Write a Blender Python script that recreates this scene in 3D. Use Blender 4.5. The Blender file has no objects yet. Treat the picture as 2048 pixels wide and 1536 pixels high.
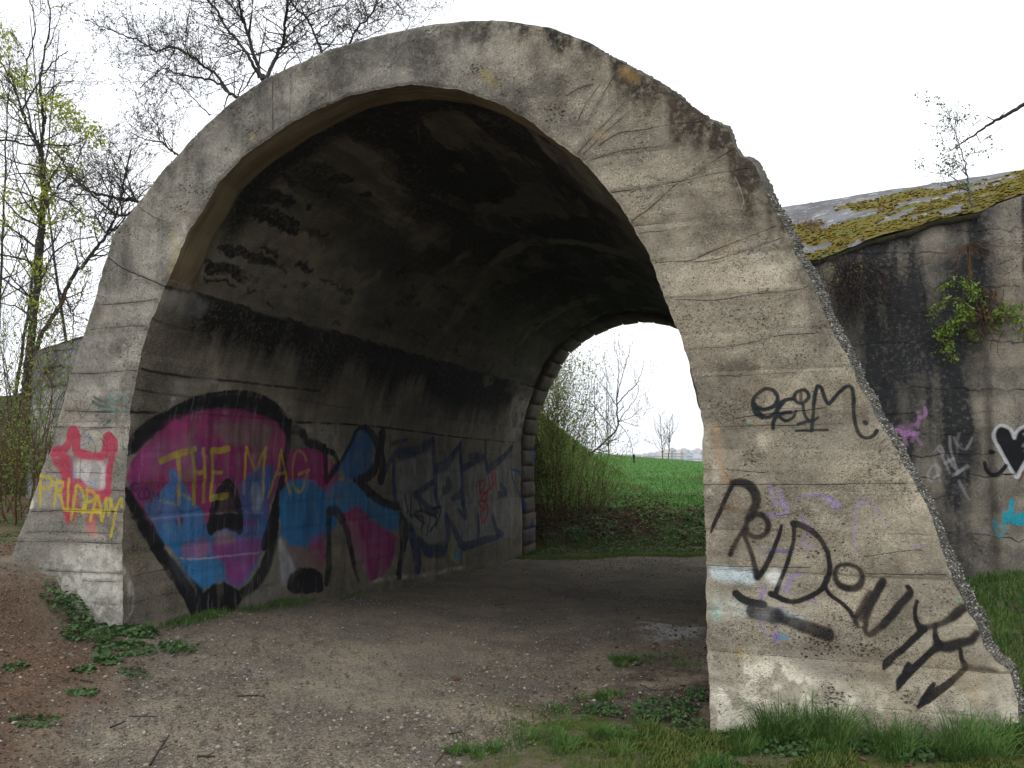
import bpy, math, random
import numpy as np
from mathutils import Vector
random.seed(7)
RNG = np.random.default_rng(11)
SC = bpy.context.scene

# ------------------------------------------------------------------ camera
F_PX = 1600.0
CAM = np.array([0.0, 0.0, 1.6])
PITCH = math.atan((915.0-768.0)/F_PX)
cd = bpy.data.cameras.new('camera'); cd.sensor_width = 36.0; cd.lens = 36.0*F_PX/2048.0
cd.clip_start = 0.05; cd.clip_end = 9000.0
cam = bpy.data.objects.new('camera', cd); SC.collection.objects.link(cam)
cam.location = CAM; cam.rotation_euler = (math.pi/2+PITCH, 0, 0)
SC.camera = cam

# ------------------------------------------------------------------ world and sun (bright overcast)
SUN_EL, SUN_AZ = math.radians(58), math.radians(205)      # azimuth clockwise from +Y: high, behind the camera, a little left
world = bpy.data.worlds.new("World"); SC.world = world; world.use_nodes = True
wn = world.node_tree; wn.nodes.clear()
def WN(t, **k):
    n = wn.nodes.new(t)
    for a, b in k.items(): setattr(n, a, b)
    return n
sky = WN('ShaderNodeTexSky', sky_type='NISHITA', sun_disc=False, sun_elevation=SUN_EL, sun_rotation=SUN_AZ)
bg1 = WN('ShaderNodeBackground'); bg1.inputs['Strength'].default_value = 0.10
wn.links.new(sky.outputs[0], bg1.inputs['Color'])
tc = WN('ShaderNodeTexCoord'); mp = WN('ShaderNodeMapping'); mp.inputs['Scale'].default_value = (1.0, 1.0, 3.5)
nz = WN('ShaderNodeTexNoise'); nz.inputs['Scale'].default_value = 2.3; nz.inputs['Detail'].default_value = 5
wn.links.new(tc.outputs['Generated'], mp.inputs['Vector']); wn.links.new(mp.outputs[0], nz.inputs['Vector'])
rp = WN('ShaderNodeValToRGB'); rp.color_ramp.elements[0].position = 0.30; rp.color_ramp.elements[1].position = 0.62
rp.color_ramp.elements[0].color = (0.86, 0.90, 0.97, 1); rp.color_ramp.elements[1].color = (1.03, 1.04, 1.06, 1)
wn.links.new(nz.outputs['Fac'], rp.inputs['Fac'])
bg2 = WN('ShaderNodeBackground'); bg2.inputs['Strength'].default_value = 1.12
wn.links.new(rp.outputs[0], bg2.inputs['Color'])
mx = WN('ShaderNodeMixShader'); mx.inputs[0].default_value = 0.93
wo = WN('ShaderNodeOutputWorld')
wn.links.new(bg1.outputs[0], mx.inputs[1]); wn.links.new(bg2.outputs[0], mx.inputs[2]); wn.links.new(mx.outputs[0], wo.inputs['Surface'])
sl = bpy.data.lights.new('sun', 'SUN'); sl.energy = 0.75; sl.angle = math.radians(35); sl.color = (1.0, 0.97, 0.92)
so = bpy.data.objects.new('sun', sl); SC.collection.objects.link(so); so.location = (-5, -10, 20)
sdir = Vector((math.sin(SUN_AZ)*math.cos(SUN_EL), math.cos(SUN_AZ)*math.cos(SUN_EL), math.sin(SUN_EL)))
so.rotation_euler = (-sdir).to_track_quat('-Z', 'Y').to_euler()
vs = SC.view_settings; vs.view_transform = 'Standard'; vs.look = 'None'; vs.gamma = 1; vs.exposure = 0.46; vs.use_curve_mapping = False
SC.render.engine = 'CYCLES'
SC.cycles.use_denoising = True
SC.cycles.max_bounces = 6; SC.cycles.diffuse_bounces = 4; SC.cycles.volume_bounces = 0
SC.cycles.sample_clamp_indirect = 4.0

# ------------------------------------------------------------------ frames of reference
ANG = math.radians(19.0)
E1 = np.array([math.cos(ANG), -math.sin(ANG)]); E2 = np.array([math.sin(ANG), math.cos(ANG)])
# front plane passes through the right inner corner at (1.18, 4.8); origin at the left inner corner
_t = 4.8+math.tan(ANG)*1.18
_z = _t/(1-math.tan(ANG)*0.49)
ORG = np.array([-0.49*_z, _z])
CU, CD_ = float((CAM[:2]-ORG)@E1), float((CAM[:2]-ORG)@E2)      # camera in local (u, d)
def W(u, d, w):
    u = np.asarray(u, float); d = np.asarray(d, float); w = np.asarray(w, float)
    u, d, w = np.broadcast_arrays(u, d, w)
    return np.stack([ORG[0]+u*E1[0]+d*E2[0], ORG[1]+u*E1[1]+d*E2[1], w], -1)
def loc(x, y):
    x = np.asarray(x, float)-ORG[0]; y = np.asarray(y, float)-ORG[1]
    return x*E1[0]+y*E1[1], x*E2[0]+y*E2[1]
def ray(px, py):
    xc = (px-1024)/F_PX; yc = (768-py)/F_PX
    return np.array([xc, math.cos(PITCH)-yc*math.sin(PITCH), math.sin(PITCH)+yc*math.cos(PITCH)])
def lray(px, py):
    r = ray(px, py); return float(r[:2]@E1), float(r[:2]@E2), float(r[2])
def on_d(px, py, d):
    a, b, c = lray(px, py); t = (d-CD_)/b
    return CU+a*t, 1.6+c*t
def P(px, py, depth):                                            # a world point at a given distance forward
    r = ray(px, py); return CAM+r*(depth/r[1])

# ------------------------------------------------------------------ noise
_TAB = np.random.default_rng(5).random((32, 256, 256)).astype(np.float32)
def vn(x, y, seed=0):
    x = np.asarray(x, float); y = np.asarray(y, float)
    xi = np.floor(x).astype(np.int64); yi = np.floor(y).astype(np.int64)
    fx = x-xi; fy = y-yi; fx = fx*fx*(3-2*fx); fy = fy*fy*(3-2*fy)
    T = _TAB[seed % 32]; x0 = xi & 255; x1 = (xi+1) & 255; y0 = yi & 255; y1 = (yi+1) & 255
    return (T[y0, x0]*(1-fx)+T[y0, x1]*fx)*(1-fy)+(T[y1, x0]*(1-fx)+T[y1, x1]*fx)*fy
def fbm(x, y, seed=0, o=4):
    s = 0; a = 0.5; n = 0
    for k in range(o):
        s = s+a*vn(x*2**k+17.3*k, y*2**k+9.1*k, seed+k); n += a; a *= 0.5
    return s/n
def sst(a, b, x):
    t = np.clip((np.asarray(x, float)-a)/(b-a), 0, 1); return t*t*(3-2*t)

# ------------------------------------------------------------------ object helpers
def link(o, parent=None):
    SC.collection.objects.link(o)
    if parent is not None: o.parent = parent
    return o
def mesh_data(name, V, Fs, mat=None, uv=None, smooth=False, attrs=None):
    me = bpy.data.meshes.new(name)
    V = np.ascontiguousarray(V, dtype=np.float32).reshape(-1, 3)
    if not isinstance(Fs, list): Fs = [Fs]
    Fs = [np.asarray(f, dtype=np.int32) for f in Fs if len(f)]
    nl = sum(f.size for f in Fs); npoly = sum(len(f) for f in Fs)
    me.vertices.add(len(V)); me.vertices.foreach_set('co', V.ravel())
    me.loops.add(nl); li = np.concatenate([f.ravel() for f in Fs]); me.loops.foreach_set('vertex_index', li)
    tot = np.concatenate([np.full(len(f), f.shape[1], np.int32) for f in Fs])
    st = np.concatenate([[0], np.cumsum(tot)[:-1]]).astype(np.int32)
    me.polygons.add(npoly); me.polygons.foreach_set('loop_start', st); me.polygons.foreach_set('loop_total', tot)
    if smooth: me.polygons.foreach_set('use_smooth', np.ones(npoly, bool))
    me.update(calc_edges=True)
    if uv is not None:
        l = me.uv_layers.new(name='UVMap'); l.data.foreach_set('uv', np.asarray(uv, np.float32)[li].ravel())
    if attrs:
        for k, v in attrs.items():
            a = me.attributes.new(k, 'FLOAT', 'POINT'); a.data.foreach_set('value', np.asarray(v, np.float32).ravel())
    if mat: me.materials.append(mat)
    me.validate(clean_customdata=False)
    return me
def obj(name, V, Fs, mat=None, parent=None, **k):
    return link(bpy.data.objects.new(name, mesh_data(name, V, Fs, mat, **k)), parent)
def tag(o, label=None, cat=None, group=None, kind=None):
    if label: o['label'] = label
    if cat: o['category'] = cat
    if group: o['group'] = group
    if kind: o['kind'] = kind
    return o
def empty(name, loc_, label, cat, group=None):
    o = bpy.data.objects.new(name, None); SC.collection.objects.link(o); o.location = tuple(map(float, loc_)); o.empty_display_size = 0.1
    return tag(o, label, cat, group)
def gridfaces(nu, nv, off=0, flip=False):
    i = np.arange(nu-1)[:, None]*nv+np.arange(nv-1)[None, :]
    i = i.ravel()+off
    f = np.stack([i, i+nv, i+nv+1, i+1], 1)
    return f[:, ::-1] if flip else f
def to_local(V, o):
    return np.asarray(V)-np.array(o.location)

# ------------------------------------------------------------------ material helper
class M:
    def __init__(s, name, rough=0.9, spec=0.3):
        s.m = bpy.data.materials.new(name); s.m.use_nodes = True; s.t = s.m.node_tree; s.t.nodes.clear()
        s.b = s.n('ShaderNodeBsdfPrincipled'); s.o = s.n('ShaderNodeOutputMaterial'); s.l(s.b.outputs[0], s.o.inputs['Surface'])
        s.b.inputs['Roughness'].default_value = rough; s.b.inputs['Specular IOR Level'].default_value = spec
        s.tc = None
    def n(s, t, **k):
        n = s.t.nodes.new(t)
        for a, b in k.items(): setattr(n, a, b)
        return n
    def l(s, a, b): s.t.links.new(a, b)
    def put(s, inp, v):
        if hasattr(v, 'node'): s.l(v, inp)
        elif isinstance(v, tuple) and len(v) == 3 and inp.type == 'RGBA': inp.default_value = (*v, 1)
        else: inp.default_value = v
    def obj(s, scale=(1, 1, 1)):
        if s.tc is None: s.tc = s.n('ShaderNodeTexCoord')
        m = s.n('ShaderNodeMapping'); s.l(s.tc.outputs['Object'], m.inputs['Vector']); m.inputs['Scale'].default_value = scale
        return m.outputs[0]
    def noise(s, scale, detail=4, rough=0.55, vec=None, dist=0):
        n = s.n('ShaderNodeTexNoise'); n.inputs['Scale'].default_value = scale; n.inputs['Detail'].default_value = detail
        n.inputs['Roughness'].default_value = rough; n.inputs['Distortion'].default_value = dist
        s.l(vec if vec is not None else s.obj(), n.inputs['Vector']); return n.outputs['Fac']
    def voro(s, scale, vec=None, feature='F1', rand=1.0, out='Distance'):
        n = s.n('ShaderNodeTexVoronoi', feature=feature); n.inputs['Scale'].default_value = scale; n.inputs['Randomness'].default_value = rand
        s.l(vec if vec is not None else s.obj(), n.inputs['Vector']); return n.outputs[out]
    def ramp(s, v, a, b, lo=0.0, hi=1.0):
        n = s.n('ShaderNodeMapRange', interpolation_type='SMOOTHSTEP'); s.l(v, n.inputs['Value'])
        for i, x in zip(('From Min', 'From Max', 'To Min', 'To Max'), (a, b, lo, hi)): n.inputs[i].default_value = x
        return n.outputs[0]
    def math(s, op, a, b=0.0, clamp=False):
        n = s.n('ShaderNodeMath', operation=op, use_clamp=clamp); s.put(n.inputs[0], a); s.put(n.inputs[1], b); return n.outputs[0]
    def mix(s, f, a, b, mode='MIX'):
        n = s.n('ShaderNodeMix', data_type='RGBA', blend_type=mode); n.clamp_factor = True
        s.put(n.inputs['Factor'], f); s.put(n.inputs[6], a); s.put(n.inputs[7], b); return n.outputs[2]
    def attr(s, name):
        n = s.n('ShaderNodeAttribute', attribute_name=name); return n.outputs['Fac']
    def image(s, img):
        n = s.n('ShaderNodeTexImage', image=img, extension='EXTEND'); return n
    def bump(s, h, strength=0.5, dist=0.01, prev=None):
        n = s.n('ShaderNodeBump'); n.inputs['Strength'].default_value = strength; n.inputs['Distance'].default_value = dist
        s.l(h, n.inputs['Height'])
        if prev is not None: s.l(prev, n.inputs['Normal'])
        s.l(n.outputs[0], s.b.inputs['Normal']); return n.outputs[0]
    def base(s, c): s.put(s.b.inputs['Base Color'], c)

# ------------------------------------------------------------------ painted canvas (paint and dirt that sit on a wall)
class Canvas:
    def __init__(s, x0, x1, y0, y1, ppm, seed=0):
        s.x0, s.x1, s.y0, s.y1, s.ppm = x0, x1, y0, y1, ppm
        s.w = int((x1-x0)*ppm); s.h = int((y1-y0)*ppm)
        xs = x0+(np.arange(s.w)+.5)/ppm; ys = y0+(np.arange(s.h)+.5)/ppm
        s.X, s.Y = np.meshgrid(xs, ys); s.X = s.X.astype(np.float32); s.Y = s.Y.astype(np.float32)
        s.jx = ((fbm(s.X*14, s.Y*14, seed+1, 3)-.5)*0.035).astype(np.float32)
        s.jy = ((fbm(s.X*14+50, s.Y*14, seed+2, 3)-.5)*0.035).astype(np.float32)
        s.wear = fbm(s.X*9, s.Y*7, seed+3, 5).astype(np.float32)
        s.fine = vn(s.X*90, s.Y*90, seed+4).astype(np.float32)
        s.rgb = np.zeros((s.h, s.w, 3), np.float32); s.a = np.zeros((s.h, s.w), np.float32)
        s.g = {k: np.zeros((s.h, s.w), np.float32) for k in ('dark', 'crack', 'light')}
    def uv(s, x, y): return np.stack([(np.asarray(x)-s.x0)/(s.x1-s.x0), (np.asarray(y)-s.y0)/(s.y1-s.y0)], -1)
    def win(s, pts, pad):
        p = np.asarray(pts); a = p.min(0)-pad; b = p.max(0)+pad
        i0 = max(0, int((a[0]-s.x0)*s.ppm)); i1 = min(s.w, int((b[0]-s.x0)*s.ppm)+2)
        j0 = max(0, int((a[1]-s.y0)*s.ppm)); j1 = min(s.h, int((b[1]-s.y0)*s.ppm)+2)
        return (slice(j0, j1), slice(i0, i1)) if i1 > i0 and j1 > j0 else None
    def comp(s, sl, m, color, ch):
        if ch:
            g = s.g[ch]; g[sl] = np.maximum(g[sl], m) if ch != 'cut' else g[sl]; return
        a0 = s.a[sl]; ao = m+a0*(1-m); k = (m/np.maximum(ao, 1e-5))[..., None]
        s.rgb[sl] = s.rgb[sl]*(1-k)+np.asarray(color, np.float32)*k; s.a[sl] = ao
    def stroke(s, pts, wd, color=(0, 0, 0), op=1.0, soft=0.004, wear=0.0, ch=None, jit=0.3):
        p = np.asarray(pts, float); r = np.full(len(p), wd/2.0) if np.isscalar(wd) else np.asarray(wd)/2.0
        sl = s.win(p, r.max()+soft*2+.02)
        if sl is None: return
        X = s.X[sl]+s.jx[sl]*jit; Y = s.Y[sl]+s.jy[sl]*jit; sd = np.full(X.shape, 9.0, np.float32)
        for (a, b, ra, rb) in zip(p[:-1], p[1:], r[:-1], r[1:]):
            e = b-a; L = e@e+1e-9; t = np.clip(((X-a[0])*e[0]+(Y-a[1])*e[1])/L, 0, 1)
            sd = np.minimum(sd, np.hypot(X-a[0]-t*e[0], Y-a[1]-t*e[1])-(ra+(rb-ra)*t))
        m = 1-sst(-soft, soft, sd); m = m*op
        if wear: m = m*(1-wear*sst(.42, .62, s.wear[sl]))*(1-.5*wear*s.fine[sl])
        s.comp(sl, m.astype(np.float32), color, ch)
    def poly(s, pts, color=(0, 0, 0), op=1.0, soft=0.01, wear=0.0, ch=None, jit=1.0):
        p = np.asarray(pts, float); sl = s.win(p, soft*2+.02)
        if sl is None: return
        X = s.X[sl]+s.jx[sl]*jit; Y = s.Y[sl]+s.jy[sl]*jit; ins = np.zeros(X.shape, bool)
        q = np.roll(p, -1, 0)
        for (a, b) in zip(p, q):
            if abs(a[1]-b[1]) < 1e-9: continue
            c = ((a[1] > Y) != (b[1] > Y)) & (X < (b[0]-a[0])*(Y-a[1])/(b[1]-a[1])+a[0]); ins ^= c
        m = ins.astype(np.float32)
        k = max(1, int(soft*s.ppm))
        for ax in (0, 1):
            c = np.cumsum(np.pad(m, [(k+1, k) if i == ax else (0, 0) for i in (0, 1)], mode='edge'), axis=ax)
            n = m.shape[ax]
            m = (np.take(c, np.arange(n)+2*k+1, ax)-np.take(c, np.arange(n), ax))/(2*k+1)
        m = m*op
        if wear: m = m*(1-wear*sst(.42, .62, s.wear[sl]))*(1-.5*wear*s.fine[sl])
        s.comp(sl, m.astype(np.float32), color, ch)
    def paint_image(s, name):
        im = bpy.data.images.new(name, s.w, s.h, alpha=True); im.alpha_mode = 'CHANNEL_PACKED'
        im.pixels.foreach_set(np.dstack([np.clip(s.rgb, 0, 1)**(1/2.2), s.a]).astype(np.float32).ravel()); im.update(); im.pack(); return im
    def dirt_image(s, name, tone=None):
        im = bpy.data.images.new(name, s.w, s.h, alpha=True); im.colorspace_settings.name = 'Non-Color'; im.alpha_mode = 'CHANNEL_PACKED'
        t = np.full_like(s.a, .5) if tone is None else tone
        s.g['crack'] *= (.30+.85*sst(.30, .62, fbm(s.X*6, s.Y*6, 11, 4))).astype(np.float32); s.g['light'] *= (.25+1.0*sst(.40, .58, fbm(s.X*13, s.Y*10, 20, 5))).astype(np.float32)
        im.pixels.foreach_set(np.clip(np.dstack([s.g['dark'], s.g['crack'], s.g['light'], t]), 0, 1).astype(np.float32).ravel()); im.update(); im.pack(); return im
def dens(pts, n=5):
    p = np.asarray(pts, float); o = []
    for a, b in zip(p[:-1], p[1:]):
        for k in range(n): o.append(a+(b-a)*k/n)
    o.append(p[-1]); return np.array(o)
def Zm(z, pts): return [(z[0]+x/z[2], z[1]+y/z[2]) for x, y in pts]
def smooth_line(pts, n=6):                                       # Catmull-Rom through the points
    p = np.asarray(pts, float)
    if len(p) < 3: return dens(p, n)
    q = np.vstack([2*p[0]-p[1], p, 2*p[-1]-p[-2]]); o = []
    for i in range(1, len(q)-2):
        for k in range(n):
            t = k/n; o.append(.5*((2*q[i])+(-q[i-1]+q[i+1])*t+(2*q[i-1]-5*q[i]+4*q[i+1]-q[i+2])*t*t+(-q[i-1]+3*q[i]-3*q[i+1]+q[i+2])*t**3))
    o.append(p[-1]); return np.array(o)

# ================================================================== CONCRETE MATERIALS
def concrete(name, pimg, dimg, cA=(0.33, 0.295, 0.235), cB=(0.25, 0.225, 0.185), grain=1.0, dark=(0.022, 0.020, 0.018), board=0.0, pit=1.0, boardscale=3.4):
    m = M(name, 0.93, 0.15)
    big = m.noise(0.9, 5, 0.6); mid = m.noise(5.5, 6, 0.65)
    c = m.mix(m.ramp(big, .38, .62), cA, cB)
    c = m.mix(m.ramp(mid, .36, .66, 0, .75), c, tuple(x*.55 for x in cB)); c = m.mix(m.ramp(m.noise(1.7, 7, .72), .50, .60, 0, .45), c, tuple(x*y for x, y in zip(cB, (.50, .52, .56))))
    c = m.mix(m.ramp(m.noise(2.1, 3, .5, vec=m.obj((1, 1, 1.6))), .52, .72, 0, .35), c, (0.33, 0.25, 0.165))   # warm rust tint
    if board:
        bv = m.obj((.35, .35, boardscale)); bn = m.noise(1.0, 2, .6, vec=bv)
        c = m.mix(m.ramp(bn, .35, .65, 0, board), c, tuple(x*1.28 for x in cA))
    if dimg:
        D = m.image(dimg); sep = m.n('ShaderNodeSeparateColor'); m.l(D.outputs['Color'], sep.inputs[0]); tone = D.outputs['Alpha']
        c = m.mix(1.0, c, m.mix(tone, (0.25, 0.26, 0.28), (1.75, 1.73, 1.68)), 'MULTIPLY')
    # aggregate: pale and dark pebbles showing in the worn skin
    v = m.voro(95, out='Distance'); vc = m.n('ShaderNodeTexVoronoi'); vc.inputs['Scale'].default_value = 95; m.l(m.obj(), vc.inputs['Vector'])
    hsv = m.n('ShaderNodeSeparateColor'); m.l(vc.outputs['Color'], hsv.inputs[0])
    worn = m.ramp(m.noise(3.2, 5, .7), .40, .60, .25, 1)
    peb = m.math('MULTIPLY', m.ramp(v, .42, .12), worn)
    c = m.mix(m.math('MULTIPLY', peb, m.ramp(hsv.outputs[0], .50, .9, 0, .95*grain)), c, (0.58, 0.55, 0.48))
    c = m.mix(m.math('MULTIPLY', peb, m.ramp(hsv.outputs[1], .5, .85, 0, .9*grain)), c, (0.075, 0.07, 0.06))
    fine = m.noise(210, 3, .8)
    c = m.mix(m.ramp(fine, .35, .66, 0, .62*grain), c, tuple(x*.40 for x in cB))
    med = m.noise(64, 4, .85)
    c = m.mix(m.ramp(med, .50, .68, 0, .55), c, tuple(x*.45 for x in cB)); c = m.mix(m.ramp(med, .46, .34, 0, .45), c, tuple(min(.6, x*1.5) for x in cA))
    # pits and honeycombing
    pn = m.noise(46, 4, .7, vec=m.obj((1, 1, 1.5))); gate = m.ramp(m.noise(2.7, 4, .7), .48, .70)
    pits = m.math('MULTIPLY', m.ramp(pn, .57, .64), gate); pits = m.math('MAXIMUM', pits, m.ramp(m.noise(58, 3, .7, vec=m.obj((1, 1, 1.3))), .645, .69))
    c = m.mix(m.math('MULTIPLY', pits, .85*pit, True), c, (0.035, 0.032, 0.028))
    if dimg:
        brk = m.ramp(m.noise(24, 5, .75), .25, .60, .45, 1.35)
        c = m.mix(m.math('MULTIPLY', sep.outputs[2], brk, True), c, (0.62, 0.60, 0.54))
        c = m.mix(m.math('MULTIPLY', sep.outputs[0], brk, True), c, dark)
        c = m.mix(sep.outputs[1], c, (0.018, 0.016, 0.014))
    if pimg:
        T = m.image(pimg); a = m.math('MULTIPLY', m.ramp(T.outputs['Alpha'], .05, .80), m.ramp(pits, 0, 1, 1, .5), True)
        a = m.math('MULTIPLY', a, m.ramp(m.noise(75, 4, .8), .62, .78, 1, .6))
        c = m.mix(a, c, T.outputs['Color'])
    m.base(c)
    h = m.math('ADD', m.math('MULTIPLY', fine, .18), m.math('MULTIPLY', m.math('SUBTRACT', peb, m.math('MULTIPLY', pits, 2.2)), .55))
    h = m.math('ADD', h, m.math('MULTIPLY', mid, .8))
    if dimg: h = m.math('SUBTRACT', h, m.math('MULTIPLY', sep.outputs[1], 1.0))
    m.bump(h, .9, .011*grain)
    return m.m

def rough_mat(name, c1, c2, scale=6, c3=None, r=.95, bump=.8, bd=.02):
    m = M(name, r, .12); a = m.noise(scale, 6, .7); c = m.mix(m.ramp(a, .35, .65), c1, c2)
    if c3: c = m.mix(m.ramp(m.noise(scale*6, 4, .7), .5, .7), c, c3)
    m.base(c); m.bump(m.noise(scale*5, 6, .8), bump, bd); return m.m

# ================================================================== ARCH PROFILE (front plane, metres)
IN_PX = [(242,1252),(244,1145),(245,1050),(250,981),(252,919),(258,825),(266,781),(283,700),(300,640),(330,568),(352,525),(376,461),(410,410),(437,362),(485,314),(533,277),(581,244),(632,219),(700,190),(760,176),(823,169),(915,178),(992,203),(1069,245),(1105,276),(1161,316),(1197,355),(1238,406),(1269,458),(1295,509),(1320,570),(1348,640),(1363,671),(1378,726),(1392,783),(1403,840),(1406,884),(1407,950),(1410,1100),(1413,1271),(1418,1366),(1420,1450)]
OUT_PX = [(22,1109),(59,1003),(78,944),(103,887),(119,819),(141,741),(152,700),(170,650),(186,600),(201,544),(214,505),(222,470),(246,440),(279,398),(320,342),(361,298),(410,246),(444,215),(478,188),(523,157),(564,137),(615,116),(649,99),(700,82),(760,66),(820,54),(870,45),(925,39),(985,37),(1037,41),(1098,51),(1139,67),(1177,81),(1225,109),(1276,136),(1324,162),(1361,187),(1396,218),(1422,237),(1456,251),(1474,286),(1484,305),(1507,312),(1527,334),(1545,368),(1560,400),(1584,441),(1608,495),(1624,524),(1641,557),(1660,595),(1689,662),(1732,747),(1758,794),(1802,873),(1843,958),(1875,1018),(1906,1088),(1938,1151),(1961,1198),(1985,1242),(1998,1288),(2010,1308),(2037,1336),(2052,1380),(2066,1450)]
inn = np.array([on_d(x, y, 0) for x, y in IN_PX]); out = np.array([on_d(x, y, 0) for x, y in OUT_PX])
inn = np.vstack([[inn[0, 0]-.01, -.7], inn, [inn[-1, 0]+.01, -.7]])
s0 = (out[1]-out[0]); s0 = s0/abs(s0[1])
out = np.vstack([out[0]-s0*(out[0, 1]+.7), out, [out[-1, 0]+.12, -.7]])
def resample(p, n, key=None):
    L = np.concatenate([[0], np.cumsum(np.hypot(*np.diff(p, axis=0).T))])
    t = np.linspace(0, L[-1], n); return np.stack([np.interp(t, L, p[:, 0]), np.interp(t, L, p[:, 1])], 1)
def split_resample(p, top, n):
    k = top; a = resample(p[:k+1], n//2+1); b = resample(p[k:], n-n//2); return np.vstack([a, b[1:]])
N = 1100
ki = int(np.argmax(inn[:, 1])); ko = int(np.argmax(out[:, 1]))
INN = split_resample(inn, ki, N); OUT = split_resample(out, ko, N)
ARC = np.concatenate([[0], np.cumsum(np.hypot(*np.diff(INN, axis=0).T))])
LTOT = ARC[-1]
def normals(p):
    t = np.gradient(p, axis=0); t /= np.linalg.norm(t, axis=1)[:, None]+1e-9; return np.stack([-t[:, 1], t[:, 0]], 1)   # points outward (left of travel)
NIN = normals(resample(INN, N)); NOUT = normals(OUT)
k5 = np.ones(31)/31
NIN = np.stack([np.convolve(np.pad(NIN[:, i], 15, 'edge'), k5, 'valid') for i in (0, 1)], 1); NIN /= np.linalg.norm(NIN, axis=1)[:, None]
SPR_W = on_d(331, 573, 0)[1]                                     # springing height
DEND = 9.75; DS = 0.27

def in_hit(px, py):                                              # pixel -> (d, s) on the inner surface
    a, b, c = lray(px, py); best = None
    p = INN[:-1]; q = INN[1:]; e = q-p
    den = a*e[:, 1]-c*e[:, 0]; rx = p[:, 0]-CU; rz = p[:, 1]-1.6
    with np.errstate(all='ignore'):
        t = (rx*e[:, 1]-rz*e[:, 0])/den; k = (rx*c-rz*a)/den
    ok = (k >= -1e-4) & (k <= 1+1e-4) & (t > 0); d = CD_+b*t
    ok &= d > -.15
    if not ok.any(): return None
    i = np.where(ok)[0][np.argmin(d[ok])]
    return float(d[i]), float(ARC[i]+k[i]*(ARC[i+1]-ARC[i]))
def IH(z, pts, n=5):
    r = [in_hit(x, y) for x, y in dens(Zm(z, pts), n)]; return [x for x in r if x is not None]
def FH(z, pts): return [on_d(x, y, 0) for x, y in Zm(z, pts)]
I1 = (0, 0, 1.0)

# ================================================================== CANVAS 1: FRONT FACE
Z4 = (1400, 740, 3.16); ZR = (1600, 1176, 4.571); ZB = (1100, 1050, 3.16); Z2 = (0, 700, 3.2); Z13 = (900, 30, 2.926); Z1 = (0, 0, 2.926); ZL = (0, 1050, 3.16)
FC = Canvas(-2.2, 7.0, -0.7, 5.8, 235, seed=3)
def fs(z, pts, wpx, color=(.012, .012, .016), op=.93, soft=.005, wear=.25, ch=None, curve=True, jit=.25):
    p = np.array(FH(z, pts));
    if curve and len(p) > 2: p = smooth_line(p, 5)
    q = Zm(z, pts); mid = q[len(q)//2]; sc = abs(on_d(mid[0]+10, mid[1], 0)[0]-on_d(mid[0], mid[1], 0)[0])/10/z[2]
    wpx = np.asarray(wpx)*(1.18 if ch is None and op > .72 else 1.0); op = min(1, op*1.07) if ch is None and op > .72 else op; wear = max(wear*.7, .22) if ch is None else 0
    if ch is None and op > .8: FC.stroke(p, float(np.mean(wpx))*sc*1.35, color, .30, .022, .6, None, jit)
    FC.stroke(p, wpx*sc if wpx.ndim == 0 else np.interp(np.linspace(0, 1, len(p)), np.linspace(0, 1, len(wpx)), wpx)*sc, color, op, soft, wear, ch, jit)
def fp(z, pts, color=(0, 0, 0), op=.8, soft=.02, wear=.3, ch=None): FC.poly(FH(z, pts), color, op, soft, wear, ch)
PUR = (.22, .18, .40); PLB = (.42, .52, .60); WHT = (.62, .60, .55)
_wm = (.22*sst(2.6, 4.3, FC.X)*(.6+.7*FC.wear)).astype(np.float32); FC.a[:] = _wm*.8; FC.rgb[:] = np.array([.34, .265, .18], np.float32)
# --- pale and coloured under-layers on the right pier
fp(Z4, [(45,1240),(200,1240),(345,1255),(360,1345),(250,1350),(60,1335)], PLB, .62, .02, .4)
fp(Z4, [(425,1270),(480,1255),(520,1290),(525,1350),(470,1360),(420,1330)], (.60,.64,.66), .8, .02, .2)
fp(ZB, [(1010,430),(1150,450),(1280,520),(1280,580),(1150,585),(1010,560)], (.50,.56,.56), .45, .04, .4)
fp(ZB, [(1310,520),(1500,520),(1640,590),(1600,640),(1400,600),(1300,570)], (.45,.50,.54), .6, .03, .3)
fp(ZB, [(1030,500),(1060,520),(1090,600),(1050,650),(1010,600)], (.20,.48,.50), .4, .03, .4)
fp(ZB, [(1160,770),(1230,760),(1250,830),(1190,850)], (.36,.26,.05), .5, .03, .3)
for p, w_ in (([(440,735),(455,790),(480,840),(530,850)], 26), ([(495,760),(530,830),(548,900),(430,925)], 30), ([(620,805),(700,785),(780,800),(880,860)], 26), ([(820,820),(870,850),(840,870)], 30), ([(975,1010),(985,930),(1005,840),(1050,830),(1110,880),(1180,970)], 24), ([(650,940),(690,1010),(650,1080),(700,1120)], 40), ([(980,1020),(975,1100),(985,1160)], 22), ([(1330,1135),(1380,1110),(1430,1120)], 18), ([(400,1120),(520,1150),(600,1130)], 16), ([(540,1290),(590,1300),(640,1275)], 20), ([(560,1330),(550,1400)], 26), ([(420,1380),(390,1440)], 26), ([(400,1120),(360,1150),(430,1190)], 12)):
    fs(Z4, p, w_, PUR, .50, .012, .7)
for p in ([(1560,300),(1540,330),(1500,380),(1440,420)], [(1340,380),(1330,440),(1350,500)], [(1470,520),(1450,620),(1420,700),(1450,760)], [(1330,590),(1350,650),(1370,690)], [(1620,470),(1700,500)]): fs(ZB, p, 24, PUR, .42, .012, .6)
fs(ZB, [(1430,705),(1460,700),(1490,712)], 42, (.10,.12,.30), .7, .01, .4); fs(ZB, [(1470,700),(1485,715)], 24, (.05,.30,.32), .6, .01, .4)
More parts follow.
